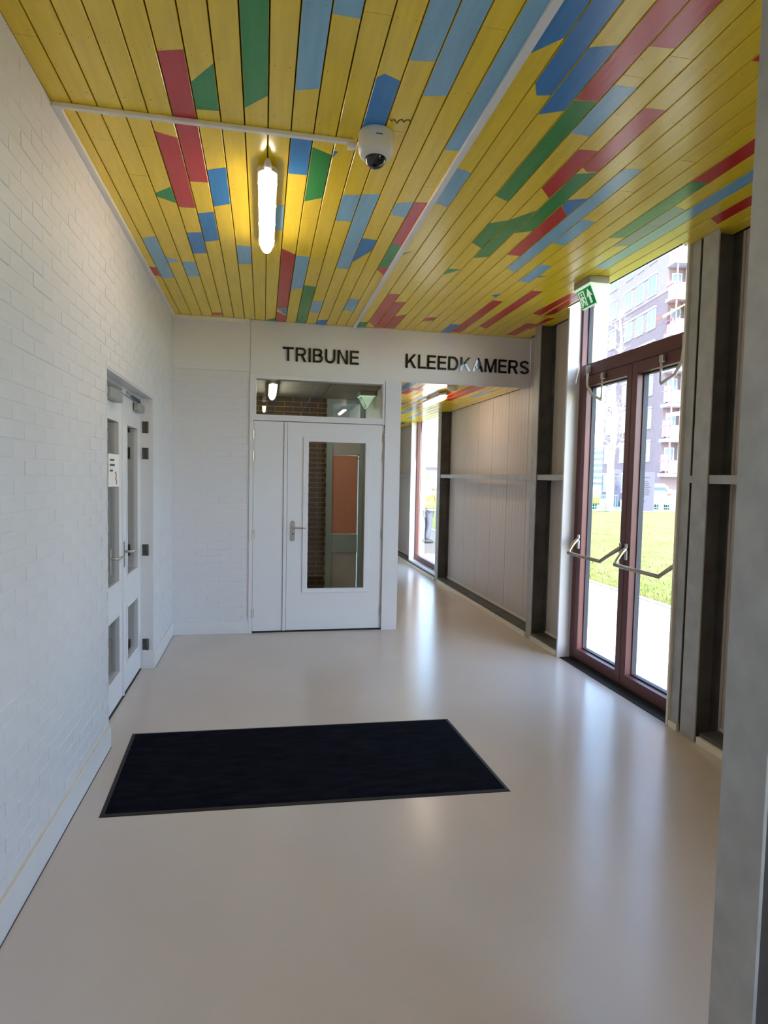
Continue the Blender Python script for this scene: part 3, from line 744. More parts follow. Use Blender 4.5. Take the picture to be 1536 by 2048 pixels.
# ---------------------------------------------------------------- rooms behind the doors
struct(MB().box(-2.5, -2.4, 2.6, 6.3, 0, 2.9).box(-2.5, -1.08, 2.5, 2.6, 0, 2.9).box(-2.5, -1.08, 6.3, 6.4, 0, 2.9).box(-2.5, -1.08, 2.5, 6.4, 2.8, 2.9).build('wall_side_room', 'wall_grey'))
YT = 8.20
wt = struct(box('wall_tribune', 'mortar', (-1.1, .822, YT + .006, YT + .2, 0, 2.62)))
bricks(wt, brick_rects(-1.05, .822, 0.0, 2.61, [], .0655), ('y', YT + .03, -1), 'brick_brown', .056, .003, 300, lambda q: -q[0], .0015)
struct(box('ceiling_tribune', 'ceiling_tile', (-1.1, 1.35, YB + .16, YT + 1.6, 2.62, 2.9)))
for i in range(4):
    for j in range(5):
        box('ceiling_panel', 'ceiling_tile', (-1.0 + .58*i, -.43 + .58*i, YB + .18 + .6*j, YB + .77 + .6*j, 2.612, 2.63), bpy.data.objects['ceiling_tribune'], .003)
struct(MB().box(1.325, 1.345, YB + .16, YT + 1.5, 0, 2.62).build('wall_tribune_side', 'panel_beige'))
struct(MB().box(-1.2, -1.1, YB + .16, YT + .2, 0, 2.62).build('wall_tribune_side', 'wall_grey'))
struct(box('wall_tribune_end', 'wall_grey', (.6, 1.4, YT + 1.5, YT + 1.6, 0, 2.7)))
d4 = struct(empty('door_4', (1.08, YT, 0)))
def P4(name, m_, x0, x1, y0, y1, z0, z1, bevel=.002): return MB().box(x0 - 1.08, x1 - 1.08, y0, y1, z0, z1).build(name, m_, d4, bevel)
P4('frame_jamb', 'frame_grey_green', .824, .900, -.01, .12, 0, 2.61); P4('frame_jamb', 'frame_grey_green', 1.262, 1.322, -.01, .12, 0, 2.61)
P4('frame_head', 'frame_grey_green', .900, 1.262, -.01, .12, 2.555, 2.61); P4('transom', 'wall_grey', .900, 1.262, .0, .12, 1.875, 2.12)
P4('transom_pane', 'glass_inner', .900, 1.262, .05, .056, 2.12, 2.555, 0)
P4('door_panel', 'door_orange', .902, 1.250, .02, .06, .82, 1.868); P4('kick_panel', 'frame_grey_green', .895, 1.252, .0, .05, .574, .815)
P4('lower_glass_view', 'wall_grey', .902, 1.250, .03, .06, .02, .572); P4('kick_panel_groove', 'wall_grey', .9, 1.25, -.0015, .001, .692, .697, 0)  # lower glass: the pale floor showing in it is put into the grey
for z in (1.88, 1.83): P4('hinge', 'hinge_dark', 1.235, 1.262, -.012, .0, z - .006, z + .006, 0)
# ---------------------------------------------------------------- lettering
def strokes(pts, t):
    """centre-line to a strip of quads of constant width"""
    out = []; P = [Vector((a, b)) for a, b in pts]; N_ = []
    for i in range(len(P)):
        d = (P[min(i + 1, len(P) - 1)] - P[max(i - 1, 0)]).normalized(); N_.append(Vector((-d.y, d.x)) * t / 2)
    for i in range(len(P) - 1): out.append([P[i] + N_[i], P[i + 1] + N_[i + 1], P[i + 1] - N_[i + 1], P[i] - N_[i]])
    return out
def arc(cx, cy_, rx, ry, a0, a1, n=14): return [(cx + rx * math.cos(math.radians(a0 + (a1 - a0) * i / n)), cy_ + ry * math.sin(math.radians(a0 + (a1 - a0) * i / n))) for i in range(n + 1)]
def rect(x0, x1, y0, y1): return [(x0, y0), (x1, y0), (x1, y1), (x0, y1)]
def glyph(c):
    t = .165; v = .15; h = t / 2; hv = v / 2
    if c == 'T': return .80, [rect(0, .80, 1 - v, 1), rect(.40 - h, .40 + h, 0, 1 - v)]
    if c == 'I': return t, [rect(0, t, 0, 1)]
    if c == 'E': return .68, [rect(0, t, 0, 1), rect(t, .68, 1 - v, 1), rect(t, .64, .44, .44 + v), rect(t, .68, 0, v)]
    if c == 'L': return .62, [rect(0, t, 0, 1), rect(t, .62, 0, v)]
    if c == 'U': return .78, [rect(0, t, .36, 1), rect(.78 - t, .78, .36, 1)] + strokes(arc(.39, .36, .39 - h, .36 - hv, 180, 360), t)
    if c == 'N': return .80, [rect(0, t, 0, 1), rect(.80 - t, .80, 0, 1), [(t * .4, 1), (t * 1.15, 1), (.80 - t * .4, 0), (.80 - t * 1.15, 0)]]
    if c == 'K': return .82, [rect(0, t, 0, 1), [(.60, 1), (.81, 1), (t, .27), (t, .50)], [(.28, .555), (.395, .665), (.84, 0), (.64, 0)]]
    if c == 'M': return .98, [rect(0, t, 0, 1), rect(.98 - t, .98, 0, 1), [(t * .5, 1), (t * 1.35, 1), (.49 + .075, 0), (.49 - .075, 0)], [(.98 - t * 1.35, 1), (.98 - t * .5, 1), (.49 + .075, 0), (.49 - .075, 0)]]
    if c == 'A': return .90, [[(.36, 1), (.54, 1), (.175, 0), (0, 0)], [(.36, 1), (.54, 1), (.90, 0), (.725, 0)], rect(.20, .70, .24, .24 + v * .95)]
    if c == 'R': return .80, [rect(0, t, 0, 1), rect(t, .46, 1 - v, 1), rect(t, .46, .42, .42 + v)] + strokes(arc(.46, .71, .29 - h + .02, .29 - hv, 90, -90), t * .98) + [[(.36, .46), (.55, .46), (.80, 0), (.61, 0)]]
    if c == 'B': return .76, [rect(0, t, 0, 1), rect(t, .44, 1 - v, 1), rect(t, .46, .45, .45 + v), rect(t, .46, 0, v)] + strokes(arc(.44, .74, .26 - h + .01, .26 - hv, 90, -90), t * .98) + strokes(arc(.46, .30, .30 - h, .30 - hv, 90, -90), t)
    if c == 'D': return .82, [rect(0, t, 0, 1), rect(t, .38, 1 - v, 1), rect(t, .38, 0, v)] + strokes(arc(.38, .5, .44 - h, .5 - hv, 90, -90, 18), t)
    if c == 'S': return .76, strokes(arc(.38, .725, .30, .20, 15, 270, 16) + arc(.38, .275, .30, .25 - hv + .02, 90, -165, 16)[1:], t * .96)
def word(text, x0, x1, z0, z1, name, label):
    root = empty(name, ((x0 + x1) / 2, YB - .001, z0)); tag(root, label, 'lettering')
    gap = .15; adv = 0; gl = []
    for c in text: w, ps = glyph(c); gl.append((adv, ps)); adv += w + gap * (.6 if c in 'AL' else 1)
    tot = adv - gap; sx = (x1 - x0) / tot; sz = z1 - z0
    for a0, ps in gl:
        mb = MB()
        for q in ps: mb.prism([((a0 + p_[0]) * sx - (x1 - x0) / 2, -.012, p_[1] * sz) for p_ in q], (0, .012, 0))
        mb.build('letter', 'letter_black', root)
word('TRIBUNE', .180, .942, 2.724, 2.862, 'tribune_lettering', 'black letters TRIBUNE above the white double door')
word('KLEEDKAMERS', 1.428, 2.782, 2.722, 2.864, 'kleedkamers_lettering', 'black letters KLEEDKAMERS above the corridor opening')

# ---------------------------------------------------------------- floor mat
mt = empty('floor_mat', (.245, 3.40, 0)); tag(mt, 'large dark blue-black entrance mat with rubber edge on the floor', 'mat')
c_ = [(-.731, 2.957), (1.263, 2.889), (1.218, 3.852), (-.768, 3.902)]
cx, cyy = .245, 3.40
mb = MB(); o_ = [(a - cx, b - cyy) for a, b in c_]; i_ = [(a * .978, b * .958) for a, b in o_]
vs = [(a, b, 0.0) for a, b in o_] + [(a * .997, b * .994, .003) for a, b in o_] + [(a, b, .0065) for a, b in i_] + [(a, b, 0.0) for a, b in i_]
fs = []
for k in range(4):
    j = (k + 1) % 4
    fs += [(k, j, 4 + j, 4 + k), (4 + k, 4 + j, 8 + j, 8 + k), (8 + k, 8 + j, 12 + j, 12 + k), (12 + k, 12 + j, j, k)]
mb.add(vs, fs); mb.build('rubber_edge', 'rubber_black', mt)
mb = MB(); NX, NY = 90, 44; rr = random.Random(5); vs = []; fs = []
for j in range(NY + 1):
    for i in range(NX + 1):
        s, t = i / NX, j / NY
        a = [i_[0][q] * (1-s) * (1-t) + i_[1][q] * s * (1-t) + i_[2][q] * s * t + i_[3][q] * (1-s) * t for q in (0, 1)]
        e = min(s, 1-s, t, 1-t)
        vs.append((a[0], a[1], .0060 + (.0028 + rr.uniform(-.0005, .0005)) * min(1, e * 60)))
for j in range(NY):
    for i in range(NX): q = j * (NX + 1) + i; fs.append((q, q + 1, q + NX + 2, q + NX + 1))
mb.add(vs, fs); mb.build('pile', 'mat_pile', mt, 0, True)

# ---------------------------------------------------------------- cable trunking
tag(MB().box(.872, .906, -2.9, YB - .001, H - .018, H - .0006).build('cable_trunking', 'trunking_white', None, .003), 'long white cable trunking running down the boarded ceiling', 'trunking')
tag(MB().box(XL + .03, .385, 2.828, 2.852, H - .020, H - .0006).build('cable_trunking', 'trunking_white', None, .004), 'white cable trunking from the left wall to the dome camera', 'trunking')
tag(MB().box(XL + .001, XL + .034, 2.828, YB - .03, H - .020, H - .0006).build('cable_trunking', 'trunking_white', None, .004), 'white cable trunking in the corner of left wall and ceiling', 'trunking')
tk = empty('cable_trunking', (-.5, YB - .012, H - .02)); tag(tk, 'short white cable trunking on top of the back wall', 'trunking')
MB().box(XL + .5 + .001, -.14 + .5, -.014, .010, -.022, .0192).build('cover', 'trunking_white', tk, .003)
MB().cyl((-.16 + .5, -.014, -.006), (-.16 + .5, -.017, -.006), .004, n=10).build('screw', 'hinge_dark', tk)
# scribble burnt into a board
pts = [(.512, 2.640), (.520, 2.655), (.528, 2.638), (.538, 2.652), (.546, 2.668), (.552, 2.640), (.562, 2.632), (.572, 2.650), (.580, 2.633), (.590, 2.628), (.598, 2.640)]
MB().tube([(a, b, H - .0008) for a, b in pts], .0028, 6).build('wood_mark', 'nail_dark', ceiling)

# ---------------------------------------------------------------- luminaires
def luminaire(x, ya, yb, zc, label, zdrop=.03):
    o = empty('ceiling_light', (x, (ya + yb) / 2, zc)); tag(o, label, 'lamp', 'long rounded luminaires')
    L = (yb - ya) / 2
    def capsule(w, z0, z1, dl, name, m_, dome):
        mb = MB(); m_n = 14                                     # lower half circle cross-section
        ys = [-L - dl + (w) * (1 - math.cos(math.pi/2 * i / 5)) for i in range(6)] + [L + dl - w * (1 - math.cos(math.pi/2 * (5-i) / 5)) for i in range(6)]
        sc = [max(.05, math.sin(math.pi/2 * i / 5)) for i in range(6)] + [max(.05, math.sin(math.pi/2 * (5-i) / 5)) for i in range(6)]
        vs = []; fs = []
        for yy, s in zip(ys, sc):
            for k in range(m_n + 1):
                a = math.pi * k / m_n
                vs.append((-w * s * math.cos(a), yy, z0 - (z0 - z1) * math.sin(a) * (s if dome else 1) ** .5))
        K = m_n + 1
        for i in range(len(ys) - 1):
            for k in range(m_n): fs.append((i*K+k, i*K+k+1, (i+1)*K+k+1, (i+1)*K+k))
            fs.append((i*K+m_n, i*K, (i+1)*K, (i+1)*K+m_n))
        fs += [tuple(range(K)), tuple(range((len(ys)-1)*K, len(ys)*K))]
        mb.add(vs, fs); return mb.build(name, m_, o, 0, True)
    capsule(.040, -.038, -.098, -.012, 'diffuser', 'lamp_tube', True)
    # housing tray with clips above the diffuser
    mb = MB(); w = .048
    out = []
    for i in range(13): a = math.pi * i / 12; out.append((-w * math.cos(a), L - w + w * math.sin(a)))
    for i in range(13): a = math.pi * i / 12; out.append((w * math.cos(a), -L + w - w * math.sin(a)))
    mb.prism([(a, b, -.050) for a, b in out], (0, 0, .026)); mb.build('housing', 'lamp_housing', o, .004)
    for s in (-1, 1):
        for i in range(4):
            yy = -L + .14 + i * (2*L - .28) / 3
            MB().box(s * .0475 - .002, s * .0475 + .002, yy - .008, yy + .008, -.056, -.030).build('clip', 'lamp_housing', o, .001)
    for s in (-1, 1): MB().box(-.018, .018, s * L * .6 - .02, s * L * .6 + .02, -.026, -.0006).build('bracket', 'lamp_housing', o, .002)
    MB().cyl((0, -L + .004, -.036), (0, -L - .05, -.030), .022, .012, 14).build('cable_gland', 'lamp_housing', o, 0, True)
    return o
luminaire(.009, 3.10, 4.15, H, 'lit rounded ceiling luminaire on the painted boards left of the dome camera')
luminaire(2.045, 6.90, 7.80, HC, 'lit luminaire on the corridor ceiling beyond the lettering')
luminaire(.009, -1.95, -.90, H, 'added unseen fill luminaire behind the viewpoint near the left wall')  # lamp added out of view to warm the near floor and wall
luminaire(1.75, -1.95, -.90, H, 'added unseen fill luminaire behind the viewpoint near the added window bay')  # second added lamp, raises the indoor light
luminaire(.10, 6.75, 7.85, 2.612, 'lit luminaire in the tribune room behind the white door')
sd = empty('smoke_detector', (2.03, 6.56, HC)); tag(sd, 'small round white smoke detector on the corridor ceiling', 'detector')
MB().lathe([(.02, -.045), (.04, -.044), (.052, -.03), (.055, -.012), (.055, -.0006)]).build('body', 'camera_white', sd, 0, True)
MB().lathe([(.058, -.010), (.06, -.006), (.06, -.0006)]).build('base', 'trunking_white', sd, 0, True)

# dome camera
dc = empty('dome_camera', (.474, 2.765, H)); tag(dc, 'white dome security camera with black bubble on the boarded ceiling', 'camera')
MB().lathe([(.058, -.103), (.068, -.098), (.076, -.080), (.078, -.064), (.078, -.02), (.077, -.004), (.074, -.0006)], n=40).build('housing', 'camera_white', dc, 0, True)
rim = MB().lathe([(.046, -.108), (.053, -.108), (.060, -.099), (.062, -.092), (.058, -.088)], n=36).build('dome_ring', 'camera_white', dc, 0, True)
prof = [(.003, -.150)] + [(.047 * math.sin(math.pi/2 * i / 8), -.103 - .047 * math.cos(math.pi/2 * i / 8)) for i in range(1, 9)] + [(.047, -.100)]
MB().lathe(prof, n=36).build('dome', 'camera_dome', dc, 0, True)
for a in (math.radians(205), math.radians(325)):
    MB().cyl((.066 * math.cos(a), .066 * math.sin(a), -.079), (.070 * math.cos(a), .070 * math.sin(a), -.087), .0045, n=10).build('screw', 'hinge_dark', dc)
lg = MB()
for i in range(7):
    a = math.radians(262 + i * 3.1); lg.cyl((.0775 * math.cos(a), .0775 * math.sin(a), -.040), (.0785 * math.cos(a), .0785 * math.sin(a), -.040), .0026, n=8)
lg.build('logo_mark', 'ink_dark', dc)
MB().cyl((-.075, .068, -.030), (-.115, .074, -.028), .017, .017, 14).build('conduit_socket', 'trunking_white', dc, 0, True)

# exit signs
def exit_sign(loc, rz, L, W, Hs, label):
    """box on the ceiling with a V-shaped light body; pictogram on the sloping side, arrow up"""
    o = empty('exit_sign', loc, None, rz); tag(o, label, 'exit sign', 'green exit signs')
    MB().box(-W/2 - .012, W/2 + .012, -L/2 - .012, L/2 + .012, -.052, -.0006).build('base', 'sign_grey', o, .004)
    MB().box(-W/2 - .014, W/2 + .014, -L/2 - .014, L/2 + .014, -.060, -.052).build('rim', 'sign_white', o, .002)
    MB().prism([(-W/2, -L/2, -.060), (W/2, -L/2, -.060), (0.006, -L/2, -.060 - Hs), (-.006, -L/2, -.060 - Hs)], (0, L, 0)).build('light_body', 'sign_white', o, .002)
    for side in (-1, 1):
        A = Vector((side * W/2, 0, -.060)); Bv = Vector((side * .006, 0, -.060 - Hs)); dn = (Bv - A); hl = dn.length; dn.normalize()
        nrm = Vector((side * Hs, 0, -(W/2))).normalized()
        ax = Vector((0, -1 if side < 0 else 1, 0))        # to the right as seen from outside
        def P(u, v, d=.0012): return A + ax * ((u - .5) * L) + dn * (v * hl) + nrm * d
        def plate(name, pts, m_, d0, d1, par):
            return MB().prism([P(u, v, d0) for u, v in pts], nrm * (d1 - d0)).build(name, m_, par)
        fld = plate('field', [(.03, .05), (.97, .05), (.97, .95), (.03, .95)], 'sign_green', .0006, .0016, o)
        plate('arrow', [(.72, .12), (.91, .54), (.785, .46), (.785, .86), (.655, .86), (.655, .46), (.53, .54)], 'sign_white', .0016, .0024, fld)
        plate('doorway', [(.08, .12), (.46, .12), (.46, .90), (.40, .90), (.40, .18), (.14, .18), (.14, .90), (.08, .90)], 'sign_white', .0016, .0024, fld)
        plate('head', [(.27 + .045 * math.cos(t), .27 + .06 * math.sin(t)) for t in [2*math.pi*i/10 for i in range(10)]], 'sign_white', .0016, .0024, fld)
        plate('runner', [(.25, .36), (.33, .38), (.38, .50), (.34, .52), (.31, .46), (.30, .58), (.37, .68), (.36, .86), (.31, .86), (.31, .72), (.25, .66), (.22, .80), (.15, .82), (.15, .77), (.19, .74), (.21, .50), (.18, .56), (.15, .53), (.19, .42)], 'sign_white', .0016, .0024, fld)
    return o
exit_sign((2.415, 4.355, H), 0, .215, .135, .135, 'green running-man exit sign on the ceiling by the entrance doors')
exit_sign((1.215, 7.42, 2.612), 0, .20, .16, .13, 'green exit sign seen through the glass above the white door')
# ================================================================ outdoors
struct(MB().box(-120, 300, -60, 420, -.30, -.14).build('ground', 'asphalt'))
pv = struct(MB().box(2.86, 5.17, -20, 40, -.14, -.055).build('pavement', 'paver_sand'))
prect = []
rp = random.Random(11); rows = 0; x = 2.90
while x < 5.10:
    y = 3.0 - (.105 if rows % 2 else 0)
    while y < 12.5: prect.append((y, y + .202, x, x + .096)); y += .208
    x += .102; rows += 1
def paver_rank(q):
    yc, xc = (q[0] + q[1]) / 2, (q[2] + q[3]) / 2
    s = yc / xc                                   # seen through the entrance doors when 1.22 < s < 1.85
    return (0 if 1.20 < s < 1.86 else 100) + math.hypot(xc, yc)
prect2 = [(c, d, a, b) for a, b, c, d in prect]
bricks(pv, prect2, ('z', -.045), 'paver', .060, .003, 300, lambda q: paver_rank((q[2], q[3], q[0], q[1])), .0015)
tag(MB().box(5.17, 5.27, -20, 40, -.14, -.012).build('kerb', 'kerb_light', None, .004), 'pale kerb between the brick paving and the lawn', 'kerb')
# lawn with a ragged surface and short blades near the kerb
mb = MB(); vs = []; fs = []; NX, NY = 60, 90
rl = random.Random(4)
def lawn_far(x): return 31.2 + 2.2 * (1 - (x - 5) / 20)
for j in range(NY + 1):
    for i in range(NX + 1):
        s, t = i / NX, j / NY
        X = 5.272 + (34 - 5.272) * s ** 1.5; Y = -18 + (lawn_far(X) + 18) * t
        vs.append((X, Y, -.050 + rl.uniform(-.012, .012)))
for j in range(NY):
    for i in range(NX): q = j * (NX + 1) + i; fs.append((q, q + 1, q + NX + 2, q + NX + 1))
mb.add(vs, fs)
for _ in range(14000):
    X = 5.32 + rl.random() ** 2 * 9; Y = X * rl.uniform(1.15, 1.95); h = rl.uniform(.02, .06); a = rl.uniform(0, 6.28); w = .006
    dx, dy = math.cos(a) * w, math.sin(a) * w; lx, ly = rl.uniform(-.02, .02), rl.uniform(-.02, .02)
    mb.add([(X - dx, Y - dy, -.055), (X + dx, Y + dy, -.055), (X + lx, Y + ly, -.05 + h)], [(0, 1, 2)])
lw = stuff(mb.build('lawn', 'grass')); tag(lw, 'pale sunlit lawn beyond the entrance doors', 'grass')
struct(MB().box(5.27, 45, 31.4, 33.6, -.14, -.02).build('kerb_strip', 'kerb_light'))

# ---------------------------------------------------------------- apartment building
K = (33.15, 47.1)
ab = empty('apartment_building', (K[0], K[1], 0), None, math.atan2(-.150, .989))
tag(ab, 'tall brick apartment building with pink balconies beyond the lawn', 'building')
MB().box(0, 12, 0, 12.5, -.14, 24.0).build('wall', 'facade_brick', ab)
MB().box(-.06, 0, 0, 12.5, 17.6, 24.0).build('upper_cladding', 'facade_brick_glare', ab)  # reflected paleness of the upper facade, painted as lighter brick
MB().box(-.3, 12.3, -.3, 12.8, 24.0, 24.5).build('roof', 'concrete_lavender', ab)
def win(x, y0, y1, z0, z1, face='x'):
    def bx(mb, a0, a1, d0, d1, c0, c1):
        if face == 'x': mb.box(x - d1, x - d0, a0, a1, c0, c1)
        else: mb.box(a0, a1, x - d1, x - d0, c0, c1)
        return mb
    f = MB(); t = .07
    bx(f, y0, y1, 0, .05, z0, z0 + t); bx(f, y0, y1, 0, .05, z1 - t, z1); bx(f, y0, y0 + t, 0, .05, z0 + t, z1 - t); bx(f, y1 - t, y1, 0, .05, z0 + t, z1 - t)
    bx(f, (y0 + y1)/2 - .03, (y0 + y1)/2 + .03, 0, .045, z0 + t, z1 - t); bx(f, y0 + t, y1 - t, 0, .045, z0 + .42, z0 + .48)
    o = f.build('window', 'window_white', ab)
    bx(MB(), y0 + t, y1 - t, .005, .02, z0 + t, z1 - t).build('pane', 'pane_blue', o)
    bx(MB(), y0 - .05, y1 + .05, 0, .12, z0 - .10, z0).build('sill', 'concrete_lavender', o)
    return o
for k in range(8):
    zt = 22.6 - 2.9 * k
    xw = -.06 if zt > 19 else 0.0
    for a, b in ((6.75, 8.25), (4.45, 5.80), (2.0, 3.5)): win(xw, a, b, zt - 1.72, zt - .06)
    win(xw, 10.3, 12.0, zt - 1.72, zt - .06)
    MB().box(xw - .16, xw, 1.9, 8.35, zt - .02, zt + .13).build('lintel', 'window_white', ab)
    MB().box(xw - .16, xw, 10.2, 12.1, zt - .02, zt + .13).build('lintel', 'window_white', ab)
    for a, b in ((5.88, 6.67), (3.58, 4.37)):
        lo = MB()
        for i in range(11): lo.box(xw - .045, xw, a, b, zt - 1.66 + .145 * i, zt - 1.59 + .145 * i)
        lo.build('louvre', 'louvre_grey', ab)
for k in range(8):
    zb = 2.35 + 2.9 * k
    MB().box(-.25, 8.0, -1.35, 0, zb - .28, zb).build('balcony_slab', 'concrete_lavender', ab)
    MB().box(1.55, 7.8, -1.62, -1.44, zb - .12, zb + .50).build('parapet', 'balcony_white', ab)
    MB().box(1.55, 1.73, -1.44, 0, zb - .12, zb + .50).build('parapet', 'balcony_white', ab)
    fr = MB()
    for a in (1.55, 3.1, 4.65, 6.2, 7.7): fr.box(a, a + .10, -1.60, -1.50, zb + .50, zb + 1.12)
    fr.box(1.55, 7.8, -1.60, -1.50, zb + 1.04, zb + 1.14)
    fo = fr.build('balustrade', 'balcony_pink', ab)
    MB().box(1.65, 7.7, -1.565, -1.555, zb + .50, zb + 1.04).build('pane', 'pane_blue', fo)
    lf = MB()
    for a in (.02, 1.25): lf.box(a, a + .10, -1.30, -1.20, zb, zb + 2.62)
    lf.box(.02, 1.35, -1.30, -1.20, zb + 1.0, zb + 1.08); lf.box(-.22, -.14, -1.3, -.05, zb + 1.0, zb + 1.08)
    lf.box(-.22, -.12, -1.32, -1.22, zb, zb + 1.08)
    go = lf.build('loggia_frame', 'balcony_pink', ab)
    MB().box(.12, 1.25, -1.26, -1.25, zb + .05, zb + 1.0).build('pane', 'pane_blue', go)
    MB().box(1.36, 1.54, -.9, -.1, zb, zb + 2.62).build('pier', 'balcony_white', ab)
    dk = MB().box(1.9, 7.6, -.06, 0, zb + .1, zb + 2.3).build('glazing', 'pane_dark', ab)
    bl = MB()
    for a in (1.9, 3.3, 4.8, 6.2, 7.5): bl.box(a, a + .09, -.10, -.05, zb + .1, zb + 2.3)
    bl.build('mullion', 'window_white', dk)
    win(0, .25, 1.1, zb + .3, zb + 2.2, 'y')
MB().prism([(1.4, -.1, 16.45), (1.4, -2.5, 15.15), (1.4, -2.5, 14.75), (1.4, -2.42, 14.75), (1.4, -.1, 16.38)], (4.5, 0, 0)).build('awning', 'awning_orange', ab)
MB().prism([(1.2, -1.45, 16.45), (-1.1, -1.45, 15.2), (-1.1, -1.45, 14.95), (-1.04, -1.45, 14.95), (1.2, -1.45, 16.38)], (0, 1.2, 0)).build('awning', 'awning_orange', ab)
for i in range(9): MB().box(-.05, 0, 3.2, 6.0, .5 + .17 * i, .58 + .17 * i).build('louvre_slat', 'window_white', ab)
for i in range(10): MB().box(2.0, 6.0, -.08, 0, .45 + .16 * i, .53 + .16 * i).build('louvre_slat', 'window_white', ab)

# distant tower and houses
tw = empty('distant_tower', (146, 246, 0)); tag(tw, 'distant tower with blue and white storey bands behind the birch', 'building')
MB().box(0, 14, 0, 12, -.14, 16.5).build('wall', 'tower_blue', tw)
for i in range(6): MB().box(-.2, 14.2, -.2, 12.2, 1.0 + 2.75 * i, 2.3 + 2.75 * i).build('storey_band', 'tower_white', tw)
hs = empty('distant_house', (19.5, 72, 0)); tag(hs, 'low house with pale red roof seen through the corridor window', 'house')
MB().box(-8, 8, 0, 8, -.14, 2.85).build('wall', 'concrete_lavender', hs)
MB().prism([(-8.5, -.6, 2.8), (-8.5, 8.6, 2.8), (-8.5, 4, 4.6)], (17, 0, 0)).build('roof', 'roof_pink', hs)
for i in range(7):
    f = MB().box(-7 + 2.1*i, -5.6 + 2.1*i, -.06, 0, 1.0, 2.4).build('window', 'window_white', hs)
    MB().box(-6.9 + 2.1*i, -5.7 + 2.1*i, -.07, -.01, 1.1, 2.3).build('pane', 'pane_blue', f)

# ---------------------------------------------------------------- trees
def tree(name, loc, Ht, r0, m_, label, seed, nb, zmin, lean=.15):
    rt_ = random.Random(seed); o = empty(name, loc); tag(o, label, 'tree')
    tp_ = [(rt_.uniform(-.06, .06) * i * .5 + lean * i / 8, rt_.uniform(-.06, .06) * i * .5, Ht * i / 8 - .03) for i in range(9)]
    MB().tube(tp_, [r0 * (1.15 - .95 * i / 8) for i in range(9)], 10).build('trunk', m_, o, 0, True)
    tw_ = MB()
    for b in range(nb):
        t = zmin + (1 - zmin) * (b + rt_.random()) / nb; i = min(7, int(t * 8)); f = t * 8 - i
        q = Vector(tp_[i]).lerp(Vector(tp_[i + 1]), f); a = rt_.uniform(0, 6.283); L = Ht * .26 * (1.2 - t) + .4
        d = Vector((math.cos(a), math.sin(a), rt_.uniform(.15, .6))); P = [q]
        for s in range(5): d = (d + Vector((rt_.uniform(-.25, .25), rt_.uniform(-.25, .25), .12))).normalized(); P.append(P[-1] + d * L / 5)
        rb = r0 * .22 * (1.15 - t)
        MB().tube(P, [rb * (1 - .17 * s) for s in range(6)], 6).build('branch', m_, o, 0, True)
        for s in range(1, 6):
            for _ in range(5):
                d2_ = Vector((rt_.uniform(-1, 1), rt_.uniform(-1, 1), rt_.uniform(-.3, .8))).normalized(); l2 = rt_.uniform(.3, .9) * (1.3 - t)
                tw_.tube([P[s], P[s] + d2_ * l2 * .5, P[s] + d2_ * l2 + Vector((0, 0, .1))], [rb * .30, rb * .2, rb * .08], 4)
    stuff(tw_.build('twigs', m_, o))
    return o
tree('birch_tree', (18.25, 30.15, 0), 10.4, .19, 'bark_white', 'slender bare birch with white trunk beyond the left glass door', 21, 26, .28)
tree('bare_tree', (22.9, 42.0, 0), 7.0, .17, 'bark_grey', 'dark bare tree left of the birch trunk', 33, 20, .35, -.2)

